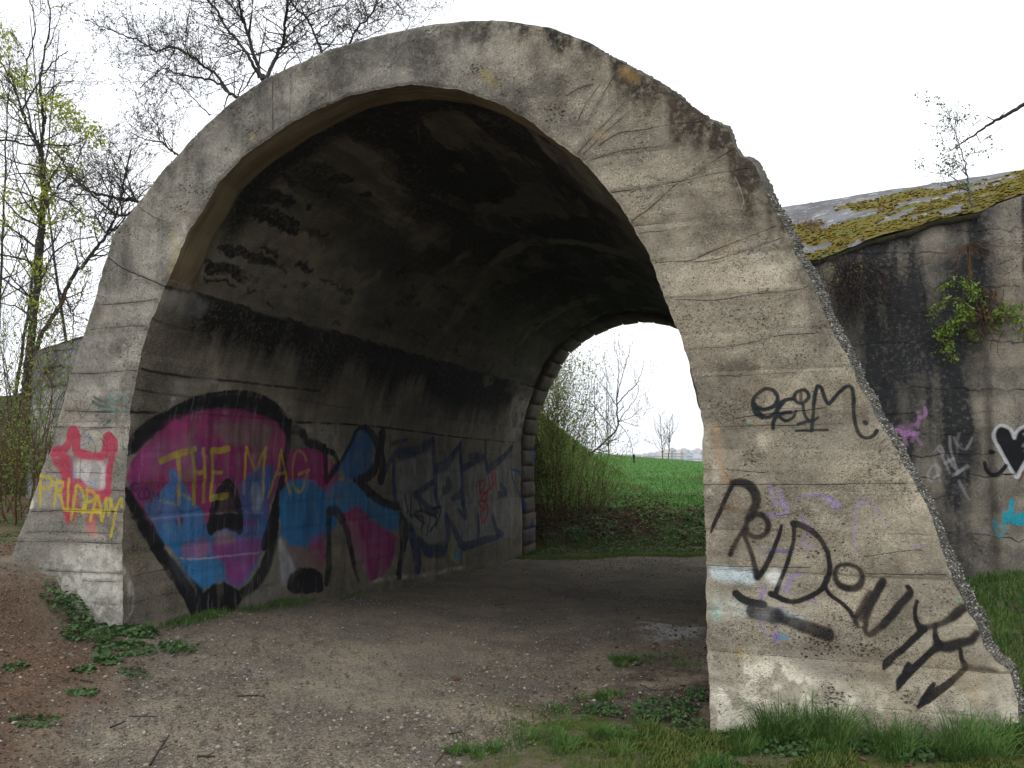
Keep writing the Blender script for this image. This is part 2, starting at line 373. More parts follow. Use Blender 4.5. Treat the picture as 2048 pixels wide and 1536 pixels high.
fs(Z4, [(370,1140),(420,1150),(550,1140)], 26, (.05,.05,.10), .5, .01, .6); fs(Z4, [(700,800),(760,790)], 16, (.05,.05,.10), .3, .01, .6)
fs(ZR, [(1440,90),(1470,110)], 46, (.05,.33,.25), .45, .02, .4); fs(Z4, [(305,325),(315,330)], 26, (.15,.36,.28), .4, .01, .4)
fs(Z4, [(380,430),(400,470)], 60, (.48,.45,.38), .5, .03, .4)
# --- upper tag
T1 = (.010, .016, .020)
fs(Z4, [(395,300),(350,270),(335,215),(350,165),(400,125),(450,125),(490,165),(485,210),(450,240),(400,250),(355,235)], 22, T1)
fs(Z4, [(345,215),(370,265),(420,300),(470,280),(505,235),(545,195),(580,182)], 18, T1)
fs(Z4, [(585,185),(530,195),(492,235),(495,285),(540,320),(585,305),(608,262)], 17, T1)
fs(Z4, [(575,268),(520,275),(480,300),(462,340),(462,368)], 20, T1)
fs(Z4, [(640,125),(605,145),(598,185),(625,210),(665,200),(688,165),(668,130),(640,125)], 20, T1)
fs(Z4, [(640,150),(635,190)], 24, T1, .7); fs(Z4, [(650,215),(655,260),(675,310),(710,325),(745,302)], 17, T1)
fs(Z4, [(618,345),(650,335),(690,325)], 20, T1)
fs(Z4, [(703,385),(710,300),(722,200),(738,108),(765,115),(785,170),(808,212),(840,190),(880,140),(925,105),(955,112),(968,160),(970,230),(978,320),(1000,400),(1045,430),(1090,420),(1118,385)], 21, T1)
fs(Z4, [(608,385),(700,384),(806,380)], 15, T1, curve=False); fs(Z4, [(1043,333),(1047,337)], 30, T1)
# --- big lower tag
T2 = (.010, .010, .013)
fs(Z4, [(70,1025),(110,930),(155,830),(195,750),(210,715)], [14,22,24,22,20], T2, .9)
fs(Z4, [(205,715),(260,712),(310,730),(345,775),(355,840),(330,900),(310,940)], [34,44,52,54,46,44,40], T2, .84, .011, .35)
fs(Z4, [(160,862),(220,885),(300,900)], 40, (.09,.06,.045), .6, .012, .4)
fs(Z4, [(300,945),(345,915),(400,925),(432,975),(415,1035),(360,1058),(305,1035),(290,985),(300,945)], 30, T2, .85, .010, .3)
fs(Z4, [(280,1000),(235,1070),(205,1130),(192,1165)], 26, T2, .85, .008); fs(Z4, [(275,1030),(305,1110),(335,1200),(360,1310)], [26,26,26,34], T2, .85, .008)
fs(Z4, [(365,1312),(400,1270),(440,1190),(480,1100),(505,1030),(515,985)], [30,30,26,22,20,16], T2)
fs(Z4, [(600,965),(590,1080),(560,1190),(520,1300),(480,1405)], [24,22,22,22,26], T2)
fs(Z4, [(595,970),(650,985),(720,1030),(780,1100),(815,1190),(818,1280),(780,1370),(700,1430),(610,1462),(530,1452),(448,1415)], [40,38,34,30,26,26,28,28,28,30,34], T2)
fs(Z4, [(228,1415),(270,1450),(330,1470),(400,1482)], 42, T2, .9)
fs(ZB, [(1290,545),(1350,555),(1430,575)], 85, (.022,.024,.030), .78, .010, .45, curve=False); fs(ZB, [(1420,575),(1580,630),(1755,690)], [50,70,78], T2, .82, .014, .3, curve=False)
fs(ZB, [(1890,250),(1830,260),(1800,310),(1822,370),(1885,400),(1950,390),(1978,330),(1950,275),(1890,250)], [26,24,24,34,44,44,30,24,26], T2, .88, .009)
fs(ZB, [(1745,335),(1742,390),(1780,450),(1850,500),(1895,545),(1912,575)], 22, T2)
fs(ZR, [(735,-20),(690,60),(620,180),(560,290)], [62,60,56,40], T2, .8, .010, .45); fs(ZR, [(640,60),(575,170),(510,290),(525,350)], [60,56,44,30], T2, .8, .010, .4)
fs(ZR, [(760,-60),(700,60),(640,190),(605,300),(598,400),(650,425),(740,350),(840,250),(930,140),(1000,70)], [60,60,50,44,42,50,62,62,60,62], T2, .86, .010, .35)
fs(ZR, [(990,-10),(1020,40),(1000,80)], 40, T2, .85)
fs(ZR, [(1072,125),(1055,200),(1062,290),(1095,360),(1130,375)], [24,30,34,50,60], T2)
fs(ZR, [(1110,360),(1200,350),(1290,325),(1380,275),(1450,215),(1490,185)], [50,52,54,66,80,80], T2, .80, .012, .3)
fs(ZR, [(1120,380),(1040,460),(950,550),(860,620),(800,680),(765,740)], [56,50,50,56,70,22], T2)
fs(ZR, [(1245,335),(1235,400),(1245,470),(1275,525)], [30,36,46,60], T2)
fs(ZR, [(1270,530),(1360,540),(1460,500),(1560,480),(1615,420)], [90,96,80,70,50], T2, .78, .014, .3)
fs(ZR, [(1260,540),(1180,600),(1090,690),(1000,770),(925,850),(892,925)], [60,50,50,56,70,22], T2)
fs(ZR, [(995,700),(960,760),(915,860)], [36,34,24], T2)
fs(ZR, [(1468,560),(1478,640),(1510,710)], [26,34,50], T2); fs(ZR, [(1500,715),(1600,735),(1700,740),(1790,765)], [60,64,60,40], (.03,.03,.035), .65, .016, .3)
fs(ZR, [(1510,735),(1430,810),(1340,890),(1250,950),(1160,1020),(1080,1095)], [40,50,60,76,80,24], T2)
fs(ZR, [(1222,880),(1170,950),(1120,1030)], [36,40,30], T2)
# --- left pier
RED = (.36, .05, .08); YEL = (.42, .34, .04)
fp(Z2, [(480,700),(560,690),(660,700),(690,760),(690,900),(620,920),(540,880),(470,850)], (.60,.56,.56), .55, .03, .4)
fp(Z2, [(330,690),(430,650),(470,700),(460,800),(430,830),(360,780)], RED, .72, .02, .35)
fs(Z2, [(345,650),(400,640),(435,600),(465,520),(485,560),(490,650),(560,672),(650,680),(675,640),(690,570)], [44,40,40,46,50,44,34,34,44,60], RED, .85, .010, .3)
fs(Z2, [(690,570),(730,605),(720,680),(700,780),(692,880),(680,925)], [56,44,34,30,28,30], RED, .85, .010, .3)
fs(Z2, [(690,915),(640,925),(560,900),(500,850),(430,850)], 34, RED, .8, .012, .35)
fs(Z2, [(425,740),(425,840),(435,950),(445,1080)], [60,60,54,40], RED, .75, .012, .4)
fs(Z2, [(480,880),(500,1000),(460,1060)], 44, RED, .55, .015, .5); fs(Z2, [(640,940),(600,1020),(590,1130)], 70, RED, .5, .02, .5); fs(Z2, [(590,1130),(610,1180)], 60, (.55,.25,.2), .4, .03, .5)
for p in ([(262,805),(256,900),(258,1000)], [(255,810),(310,815),(335,850),(310,885),(262,885)], [(360,835),(356,920),(345,1000)], [(360,840),(400,850),(395,890),(360,905)], [(365,905),(395,950),(410,1010)], [(440,830),(440,930),(438,1020)], [(490,870),(478,980),(460,1080)], [(500,870),(530,900),(540,970),(530,1040)], [(560,890),(555,970),(540,1040)], [(555,890),(600,910),(612,950),(560,975)], [(625,935),(600,1020),(585,1090)], [(628,935),(645,1010),(655,1090)], [(600,1030),(650,1030)], [(660,1095),(672,1020),(680,950),(690,1020),(700,1050),(715,960)], [(700,950),(735,1020),(775,950),(778,1000)], [(745,1010),(730,1100),(712,1190)], [(320,820),(325,830)], [(420,1020),(540,1030),(640,1040)]):
    fs(Z2, p, 15, YEL, .74, .007, .35)
GRN = (.05, .10, .075)
for p in ([(600,300),(660,330),(720,310),(760,280)], [(590,330),(640,360),(700,370),(760,390)], [(620,400),(680,390),(740,400),(740,380)], [(640,440),(660,480),(700,450)], [(700,290),(740,330),(800,300),(830,280)], [(780,300),(790,350),(800,400)]): fs(Z2, p, 14, GRN, .65, .007, .4)
fp(Z2, [(680,260),(840,265),(825,400),(700,400)], (.36,.42,.40), .30, .04, .9)
for p in ([(450,300),(490,360),(525,435),(560,380),(600,330)], [(400,440),(440,400),(480,390)], [(510,560),(560,510),(630,520),(680,590),(690,680)], [(640,560),(670,620)], [(515,700),(510,850)], [(735,600),(730,680),(770,770)], [(600,690),(610,620),(580,560)], [(770,610),(820,650)]): fs(Z2, p, 6, (.04,.05,.06), .6, .003, .3)
for p in ([(540,540),(570,565),(580,550)], [(520,610),(550,600)], [(450,690),(470,840)], [(560,840),(610,860)], [(575,560),(565,600)]): fs(Z2, p, 10, (.06,.16,.32), .6, .006, .3)
fp(Z2, [(560,520),(640,510),(650,560),(590,570)], (.45,.45,.20), .35, .03, .4)
fs(Z2, [(190,980),(196,986)], 40, (.55,.54,.50), .8, .008, .1)
# --- dirt, cracks, lime
def fd(z, pts, w_, op=.6, soft=.03, ch='dark', curve=True, jit=1.0): fs(z, pts, w_, (0,0,0), op, soft, 0, ch, curve, jit)
C_ = dict(op=.8, soft=.0028, ch='crack', jit=.22)
for z, p, w_ in ((Z4, [(0,368),(120,362),(300,355),(560,352),(800,350),(900,345)], 5), (Z4, [(160,330),(280,300),(400,285),(480,280),(560,275),(640,262),(700,255),(800,240)], 8), (Z4, [(20,727),(500,728),(900,724),(1300,718)], 7), (Z4, [(20,632),(180,635),(420,655)], 5), (Z4, [(50,1240),(300,1245),(700,1250)], 4), (Z4, [(1050,1290),(1300,1295),(1560,1300)], 6), (Z4, [(1040,1185),(1300,1145),(1400,1140)], 3), (Z4, [(0,45),(300,35),(600,20)], 4), (Z4, [(420,930),(560,915),(650,880)], 5),
           (Z13, [(950,1040),(1200,1005),(1400,965),(1600,925),(1745,905)], 7), (Z13, [(1060,1210),(1200,1110),(1330,990),(1450,930),(1560,850),(1690,770)], 7), (Z13, [(870,770),(980,700),(1100,680),(1300,645),(1480,630)], 7), (Z13, [(750,810),(860,690),(1000,540),(1130,400)], 6), (Z13, [(780,820),(900,700),(1060,560)], 4), (Z13, [(800,640),(880,500),(960,360)], 6), (Z13, [(740,640),(800,520),(880,410)], 4), (Z13, [(690,470),(760,430),(840,410)], 6), (Z13, [(1200,1450),(1400,1440),(1500,1400),(1650,1340),(1900,1240)], 7), (Z13, [(800,860),(1000,800),(1250,770)], 4), (Z13, [(1150,940),(1230,975)], 5), (Z13, [(1250,1175),(1400,1165)], 4), (Z13, [(1100,1280),(1250,1265),(1400,1240)], 4),
           (Z2, [(450,150),(600,155),(760,140),(870,132)], 6), (Z2, [(310,490),(600,500),(815,497)], 5), (Z2, [(200,1038),(450,1030),(790,1040)], 5), (Z2, [(110,1228),(400,1230),(790,1243)], 5), (Z2, [(420,390),(620,400),(810,400)], 7), (Z2, [(300,790),(500,785),(790,795)], 3), (Z2, [(350,900),(600,890),(795,905)], 3), (Z2, [(170,1170),(400,1165),(780,1180)], 3), (ZL, [(300,290),(500,300),(770,310)], 3), (ZL, [(540,355),(770,365)], 4),
           (I1, [(216,516),(250,540),(290,556),(330,574)], 2.2), (I1, [(185,612),(240,608),(310,600)], 1.6), (I1, [(180,660),(230,655),(290,652)], 1.2), (ZB, [(1000,975),(1160,990)], 4), (ZR, [(1250,780),(1260,880),(1250,900)], 7), (ZR, [(700,940),(800,960),(870,945)], 6), (I1, [(1350,525),(1420,522),(1500,500),(1560,478)], 1.6), (I1, [(1352,600),(1430,602),(1500,590),(1600,580),(1630,560)], 1.8), (I1, [(1375,700),(1480,690),(1560,672),(1640,668)], 1.5), (I1, [(545,150),(545,260)], 1.8), (I1, [(582,150),(580,240)], 1.0), (I1, [(260,398),(300,430),(330,445)], 1.4)):
    fd(z, p, w_*.62, **C_); fd(z, p, w_*5, .30, .02)
# soft stains of soot and wet along the outer rim and in blotches
for z, p, w_, o_ in ((Z13, [(980,290),(1100,340),(1250,420),(1400,520)], [50,90,110,70], .62), (Z13, [(1420,560),(1540,650),(1600,720),(1560,760)], [70,150,190,150], .85), (Z13, [(1550,740),(1640,760),(1560,850),(1470,900)], [80,60,50,30], .7), (Z13, [(1400,1060),(1480,1150),(1560,1250),(1480,1300)], [90,170,200,120], .42), (Z13, [(1660,950),(1700,1000),(1600,1050)], [60,120,90], .35), (Z13, [(600,180),(700,250),(820,330),(900,400)], [80,120,120,90], .33), (Z13, [(60,60),(200,120),(330,80),(450,60)], [70,130,120,60], .45), (Z13, [(560,640),(640,600),(760,640)], [50,60,50], .35),
                 (I1, [(820,75),(870,110),(840,120)], [40,55,30], .5), (I1, [(650,120),(720,125),(660,150)], [25,40,25], .45), (I1, [(360,320),(400,290),(470,230),(560,160),(640,120)], [26,30,30,28,26], .35), (I1, [(230,470),(270,430),(310,400),(350,380)], [18,26,30,20], .38), (I1, [(1340,590),(1420,600),(1500,610)], [30,40,30], .25), (I1, [(1400,820),(1440,835),(1500,830)], [30,46,30], .3), (I1, [(1560,505),(1600,560),(1640,620)], 30, .3), (Z4, [(0,290),(150,320),(260,300)], [60,80,40], .35), (Z4, [(290,500),(350,560),(380,620)], [60,110,60], .35), (Z4, [(100,640),(400,650),(700,640)], [20,40,30], .38), (ZR, [(0,720),(200,740),(500,790),(800,840)], [60,90,90,60], .38), (Z2, [(860,420),(800,700),(780,1000)], 24, .15), (ZR, [(300,1000),(420,940)], 60, .3), (ZR, [(1500,620),(1560,700),(1700,780)], 90, .3)):
    fd(z, p, w_, o_, .07)
# dark pitted honeycomb clusters
rr = np.random.default_rng(4)
for z, cx, cy, rx, ry, n in ((Z1, 1480, 770, 70, 40, 26), (Z1, 1080, 1090, 60, 40, 22), (Z1, 1180, 1120, 80, 30, 26), (Z1, 1070, 1230, 90, 60, 60), (Z1, 980, 1360, 70, 40, 30), (Z1, 770, 1380, 80, 50, 40), (Z1, 1320, 885, 30, 15, 8), (ZR, 300, 1000, 120, 110, 60), (ZR, 700, 560, 260, 130, 90), (ZR, 200, 520, 220, 120, 70), (ZR, 1020, 1000, 90, 90, 40), (ZR, 300, 1230, 260, 90, 60), (Z4, 120, 260, 120, 50, 40), (Z4, 330, 560, 70, 90, 40), (Z4, 700, 1080, 300, 100, 70), (ZB, 1250, 1150, 200, 60, 60), (ZB, 1650, 420, 120, 60, 30), (Z13, 620, 560, 90, 60, 40), (Z13, 780, 300, 90, 50, 30), (Z13, 150, 330, 60, 50, 30), (Z13, 1150, 620, 120, 30, 30)):
    FC.stroke([on_d(*Zm(z, [(cx-rx*.4, cy)])[0], 0), on_d(*Zm(z, [(cx+rx*.4, cy)])[0], 0)], ry/z[2]*.0035, ch='dark', op=.22, soft=.06)
    for _ in range(int(n*.8)):
        x = cx+rr.normal()*rx*.55; y = cy+rr.normal()*ry*.55; u_, w_ = on_d(*Zm(z, [(x, y)])[0], 0); L_ = rr.uniform(.001, .006)
        th_ = rr.uniform(0, 6.28); FC.stroke([(u_, w_), (u_+L_*math.cos(th_), w_+L_*math.sin(th_)*.6)], rr.uniform(.003, .011), ch='crack', op=rr.uniform(.5, .95), soft=.003, jit=.5)
for _q in ([(-1.3,.0),(0,.0),(.0,.75),(-.5,.85)], [(4.4,-.2),(6.7,-.1),(6.4,.42),(5.4,.36),(4.4,.50)]): FC.poly(_q, ch='light', op=.42, soft=.12)
for _q in ([(4.45,.05),(5.0,.0),(5.05,.42),(4.75,.46),(4.5,.38)],): FC.poly(_q, ch='light', op=.8, soft=.05)
# whitening at the feet
for z, p, o_ in ((ZB, [(1040,990),(1180,1000),(1250,930),(1400,900),(1520,950),(1535,1100),(1530,1200),(1420,1290),(1330,1200),(1200,1110),(1080,1060)], 1.0), (ZR, [(455,890),(490,960),(540,1070),(545,1190),(520,1270),(440,1280),(425,1180),(430,1050)], 1.0), (ZR, [(830,1040),(900,1060),(960,1140),(940,1170),(880,1160)], .9), (ZR, [(590,960),(700,980),(720,1020),(670,1060),(650,1110),(620,1020)], .7), (ZR, [(280,930),(320,950),(310,1010),(280,990)], .7), (ZR, [(400,1250),(520,1260),(500,1330),(430,1320)], .5), (ZL, [(460,130),(560,120),(760,150),(760,330),(620,330),(500,240)], .38), (ZL, [(650,160),(770,160),(760,560),(740,560),(700,420)], .45), (Z1, [(1040,1330),(1100,1280),(1080,1450),(1030,1536),(990,1500)], .35), (Z13, [(850,330),(960,300),(900,470),(820,560)], .12), (I1, [(1410,850),(1440,850),(1440,1000),(1415,1000)], .3)):
    FC.poly(FH(z, p), ch='light', op=o_, soft=.03)
fs(Z13, [(200,340),(260,400)], 70, (.33,.25,.06), .4, .04, .3); fs(Z13, [(1020,330),(1080,370)], 60, (.28,.17,.05), .4, .04, .3); fs(Z13, [(860,700),(900,710)], 50, (.36,.27,.10), .3, .03, .3); fs(I1, [(345,470),(352,500),(345,540)], 18, (.33,.27,.10), .45, .04, .3); fs(I1, [(501,278),(506,272)], 6, (.40,.30,.06), .5, .01, .3)
fs(ZR, [(1560,850),(1600,960)], 200, (.26,.20,.09), .35, .08, .4)
for p in ([(1665,945),(1700,1020),(1718,1090),(1705,1140)],): fs(Z13, p, 3.5, (.5,.48,.42), .5, .003, 0)
fs(I1, [(1430,853),(1440,920),(1450,960)], 16, (.36,.20,.10), .35, .03, .4)
# tone: pour lifts (level bands on the piers), streaks down the crown, darkening of the outer skin
bw = FC.Y+(FC.jx*.35); lift = np.floor(bw/.235); lt = vn(lift*7.7, FC.X*.35, 9)
pier = np.maximum(sst(3.0, 2.3, FC.Y)*sst(1.6, .6, FC.X), sst(4.1, 3.3, FC.Y)*sst(2.8, 3.6, FC.X))
streak = fbm(FC.X*9, FC.Y*.9, 12, 4)
tone = .5+(lt-.5)*.42*pier+(streak-.5)*.45*(1-pier)+(fbm(FC.X*1.3, FC.Y*2.2, 15, 6)-.5)*.85+(fbm(FC.X*7, FC.Y*9, 16, 4)-.5)*.35+.03
edge_band = sst(.035, .0, np.abs((bw/.235)-np.floor(bw/.235)-.5)*2*.0+np.minimum((bw/.235) % 1, 1-(bw/.235) % 1)*.235)
FC.g['crack'] = np.maximum(FC.g['crack'], (edge_band*sst(.004, .001, np.minimum((bw/.235) % 1, 1-(bw/.235) % 1)*.235)*sst(.45, .7, fbm(FC.X*1.2, lift*3.3, 21, 3))*pier*.25).astype(np.float32))
outer_d = np.full(FC.X.shape, 9.0, np.float32)
for (a, b) in zip(OUT[::12][:-1], OUT[::12][1:]):
    outer_d = np.minimum(outer_d, np.hypot(FC.X-(a[0]+b[0])/2, FC.Y-(a[1]+b[1])/2))
rim = sst(.34, .02, outer_d+(fbm(FC.X*7, FC.Y*2.2, 6, 5)-.5)*.62)*sst(1.8, 3.2, FC.Y)*(.62+.36*sst(2.6, 3.6, FC.X))
fc_st = sst(.54, .70, fbm(FC.X*2.6, FC.Y*2.0, 27, 6))*.38; FC.g['dark'] = np.maximum(FC.g['dark'], fc_st.astype(np.float32))
FC.g['dark'] = np.maximum(FC.g['dark'], (rim*.85).astype(np.float32))
FC_P = FC.paint_image('front_paint'); FC_D = FC.dirt_image('front_dirt', np.clip(tone, 0, 1))

# ================================================================== CANVAS 2: INSIDE OF THE TUNNEL (d along, s around)
Z3 = (560, 780, 3.53); Z7 = (300, 150, 1.95); ZM = (240, 780, 4.876)
S_SPR = float(np.interp(SPR_W, INN[:N//2, 1], ARC[:N//2]))
IC = Canvas(-0.3, 10.3, 0, LTOT, 120, seed=9)
def isx(z, pts, wm, color=(.01, .01, .012), op=.9, soft=.008, wear=.3, ch=None, curve=True, jit=.4):
    p = IH(z, pts, 1)
    if len(p) < 2: return
    p = smooth_line(p, 5) if curve and len(p) > 2 else dens(p, 3)
    wm = np.asarray(wm)*(1.36 if ch is None and sum(color) < .06 else 1.0); wear = wear*.6
    IC.stroke(p, wm if wm.ndim == 0 else np.interp(np.linspace(0, 1, len(p)), np.linspace(0, 1, len(wm)), wm), color, op, soft, wear, ch, jit)
def ip(z, pts, color=(0, 0, 0), op=.85, soft=.012, wear=.3, ch=None): IC.poly(IH(z, pts+[pts[0]], 4), color, op, soft, wear, ch)
MAG = (.25, .030, .13); MAG2 = (.37, .05, .22); BLU = (.030, .17, .38); BLU2 = (.024, .11, .29); BLK = (.009, .009, .011); GRY = (.15, .15, .15); LIL = (.34, .20, .28)
# big face-like piece: black outline blob, magenta dome, blue lower part
ip(ZM, [(60,590),(130,480),(300,330),(470,215),(640,130),(800,85),(1200,55),(1400,95),(1560,200),(1660,310),(1650,520),(1620,620),(1500,440),(1380,290),(1100,200),(800,200),(520,310),(330,440),(180,580),(130,640)], BLK, .92, .01, .2)
ip(ZM, [(60,870),(100,720),(180,600),(330,440),(520,310),(720,230),(900,180),(1200,190),(1400,250),(1560,330),(1640,480),(1640,640),(1600,860),(1500,1060),(1440,1280),(1180,1480),(900,1500),(500,1500),(300,1320),(200,1140),(120,1000)], MAG, .88, .012, .28)
ip(ZM, [(60,860),(90,740),(200,620),(330,500),(400,520),(330,700),(250,830),(150,900)], MAG2, .7, .05, .3)
ip(ZM, [(450,330),(720,240),(860,240),(860,380),(640,400),(400,480)], (.33,.045,.16), .7, .05, .3)
ip(ZM, [(930,320),(1300,310),(1500,330),(1480,520),(1400,560),(1200,540),(1050,530),(940,440)], (.20,.16,.12), .7, .03, .35)
ip(ZM, [(1300,390),(1420,370),(1440,520),(1380,700),(1300,620)], (.13,.11,.09), .7, .02, .4)
ip(ZM, [(450,520),(700,480),(760,560),(680,780),(500,740)], (.32,.14,.24), .5, .06, .4); ip(ZM, [(700,540),(800,540),(790,760),(700,760)], (.13,.06,.22), .7, .04, .2)
ip(ZM, [(1500,330),(1600,420),(1620,560),(1540,700),(1490,560)], (.36,.10,.16), .5, .04, .3)
ip(ZM, [(280,480),(480,490),(450,700),(300,850),(230,800)], LIL, .3, .06, .4)
ip(ZM, [(230,1130),(370,1030),(470,900),(460,800),(520,770),(570,850),(640,960),(720,1100),(810,1170),(830,1300),(800,1420),(700,1500),(500,1520),(420,1500),(330,1340)], BLU, .9, .014, .22)
ip(ZM, [(1230,860),(1320,770),(1400,730),(1500,740),(1500,900),(1470,1060),(1450,1280),(1440,1400),(1330,1300),(1190,1280),(1180,1100),(1160,930)], BLU2, .88, .02, .22)
ip(ZM, [(1290,960),(1340,900),(1380,960),(1400,1100),(1350,1200),(1300,1190),(1290,1060)], (.42,.50,.56), .55, .03, .4)
ip(ZM, [(1100,1290),(1300,1280),(1420,1400),(1400,1536),(1000,1536),(880,1460),(1000,1380)], (.24,.045,.21), .8, .03, .25)
# mouth
ip(ZM, [(880,1390),(880,1250),(930,1080),(990,960),(1050,905),(1110,950),(1160,1080),(1180,1220),(1170,1380),(1120,1370),(1010,1330),(930,1370)], BLK, .94, .006, .1)
ip(ZM, [(950,1180),(960,1080),(1020,1000),(1080,1000),(1110,1080),(1120,1200),(1040,1240),(960,1240)], (.085,.07,.05), .85, .03, .4)
ip(ZM, [(910,1400),(1010,1340),(1110,1380),(1090,1500),(940,1510)], (.36,.20,.19), .7, .03, .4)
ip(ZM, [(820,1200),(870,1180),(860,1480),(820,1500)], (.22,.09,.10), .7, .03, .3)
isx(ZM, [(960,925),(1060,920),(1130,980),(1165,1040)], .012, (.30,.40,.10), .8, .004)
isx(ZM, [(900,760),(1010,820),(1110,870),(1150,960)], .04, (.10,.03,.12), .5, .02)
# eye and marks in the blue
ip(ZM, [(535,1380),(530,1280),(570,1240),(600,1260),(580,1330),(590,1400),(560,1420)], BLK, .85, .008, .2); isx(ZM, [(560,1260),(575,1330),(580,1390)], .03, (.42,.25,.22), .7, .01)
isx(ZM, [(600,1010),(650,1050),(700,1070)], .025, (.30,.30,.12), .5, .01); isx(ZM, [(430,1330),(480,1350),(460,1420)], .05, (.22,.28,.14), .5, .02); isx(ZM, [(400,1080),(480,1100),(540,1120)], .03, (.28,.32,.10), .5, .01); isx(ZM, [(300,1260),(700,1220),(1000,1200),(1400,1200)], .012, (.30,.36,.42), .45, .006, .6)
isx(ZM, [(560,980),(545,1100),(590,1190),(680,1190),(790,1150)], .02, (.02,.07,.16), .6, .01)
# lower part (bottom-left view)
ip(ZL, [(980,0),(1400,0),(1700,0),(1680,120),(1640,240),(1580,330),(1520,400),(1440,360),(1350,370),(1280,410),(1180,310),(1080,150)], BLU, .88, .014, .25)
ip(ZL, [(1150,130),(1290,90),(1340,150),(1290,210),(1150,220)], (.36,.10,.20), .75, .025, .35)
ip(ZL, [(1330,120),(1500,90),(1680,90),(1640,220),(1560,330),(1520,390),(1440,360),(1430,240),(1360,200)], (.30,.035,.22), .85, .03, .25)
ip(ZL, [(1120,200),(1380,230),(1430,330),(1350,370),(1280,410),(1200,330)], (.045,.21,.44), .7, .03, .25)
isx(ZL, [(1140,210),(1250,215),(1450,195),(1650,175)], .014, (.55,.50,.55), .7, .007, .5)
ip(ZL, [(1330,0),(1520,0),(1510,50),(1420,20),(1340,50)], BLK, .9, .008, .1); ip(ZL, [(1340,60),(1410,30),(1500,60),(1480,120),(1370,130)], (.36,.20,.19), .7, .03, .4)
# left outline going down to a black foot
ip(ZM, [(50,960),(110,970),(160,1060),(200,1150),(260,1260),(330,1370),(400,1500),(330,1500),(220,1350),(130,1200),(50,1080)], BLK, .85, .01, .45)
ip(ZL, [(870,0),(970,0),(1030,130),(1130,260),(1230,350),(1280,410),(1290,560),(1230,560),(1190,500),(1120,370),(1050,250),(960,120)], BLK, .88, .01, .4)
ip(ZL, [(1030,110),(1130,250),(1200,350),(1190,430),(1100,300)], (.20,.23,.28), .5, .03, .5)
ip(ZL, [(1230,560),(1270,450),(1340,380),(1420,360),(1500,400),(1530,470),(1500,540),(1400,570),(1290,590)], BLK, .94, .008, .15)
ip(ZL, [(1540,420),(1600,330),(1680,200),(1750,80),(1790,80),(1850,280),(1840,380),(1740,440),(1640,520),(1540,540)], (.20,.20,.19), .62, .05, .5)
ip(ZL, [(1680,200),(1700,80),(1700,0),(1760,0),(1755,100),(1720,260),(1640,400),(1560,440)], BLK, .75, .02, .4)
ip(ZL, [(1840,400),(1860,330),(1920,280),(2000,280),(2048,330),(2048,420),(1950,440),(1860,430)], BLK, .92, .01, .2)
isx(ZL, [(1780,100),(1820,200),(1860,280)], .05, (.42,.42,.45), .5, .03, .5)
isx(ZM, [(55,990),(110,1090),(190,1230),(290,1390),(380,1536)], [.05,.07,.09,.09,.09], BLK, .88, .012, .6)
isx(ZL, [(900,0),(980,130),(1080,270),(1180,420),(1260,560)], [.08,.08,.09,.10,.14], BLK, .88, .012, .6)
isx(ZL, [(1740,0),(1735,110),(1690,250),(1610,370),(1530,440)], [.10,.11,.12,.10,.08], BLK, .80, .02, .5)
isx(ZM, [(70,600),(140,490),(300,340),(470,230),(640,140),(800,100),(1000,75),(1200,70),(1400,115),(1560,220),(1650,330)], [.06,.09,.08,.05,.06,.08,.09,.10,.09,.07,.05], BLK, .85, .012, .5)
isx(ZM, [(1040,905),(960,1000),(915,1130),(890,1260),(885,1380)], .06, BLK, .9, .008, .1); isx(ZM, [(1050,905),(1120,980),(1160,1090),(1175,1220),(1172,1370)], .06, BLK, .9, .008, .1); isx(ZM, [(890,1330),(960,1290),(1060,1270),(1160,1300)], .10, BLK, .9, .008, .1)
# black line between the two shapes
isx(Z2, [(1860,460),(1850,600),(1830,700),(1810,850),(1780,1000),(1740,1120),(1700,1250)], [.05,.06,.08,.10,.12,.12,.08], BLK, .9, .008, .15)
# second shape
ip(Z2, [(1880,520),(1960,500),(1965,560),(2048,600),(2100,640),(2100,680),(2000,640),(1900,640),(1850,640)], (.03,.03,.032), .75, .015, .4)
ip(Z2, [(1860,640),(1950,630),(2060,650),(2140,740),(2180,860),(2180,980),(2060,900),(1900,860),(1830,900)], MAG, .85, .015, .3)
ip(Z2, [(1800,960),(1850,840),(1960,820),(2060,880),(2160,1000),(2170,1120),(2080,1200),(1980,1260),(1880,1240),(1800,1180)], BLU, .88, .02, .25)
ip(Z3, [(50,440),(150,410),(270,430),(310,560),(320,720),(240,640),(100,620),(30,680)], MAG, .85, .015, .3)
ip(Z3, [(0,720),(80,640),(200,630),(310,720),(330,880),(330,990),(190,1110),(80,1110),(20,1010),(0,900)], BLU, .88, .02, .28)
ip(Z3, [(200,1050),(320,990),(330,1200),(290,1270),(200,1250)], MAG, .7, .03, .4); ip(Z3, [(60,1100),(190,1110),(220,1250),(100,1270)], (.20,.14,.16), .6, .03, .4)
ip(Z3, [(0,1040),(50,1060),(100,1290),(40,1400),(0,1330)], (.36,.38,.40), .6, .03, .5)
ip(Z3, [(50,1400),(70,1310),(140,1255),(240,1260),(310,1300),(320,1420),(200,1430),(80,1440)], BLK, .92, .01, .25)
isx(Z3, [(60,300),(120,280),(180,330),(190,370),(270,390),(310,420)], [.06,.08,.06,.06,.08,.05], (.015,.015,.015), .75, .02, .4)
isx(Z3, [(315,400),(320,520),(325,640),(350,600),(395,520),(380,455),(340,430)], .055, BLK, .85, .01, .3)
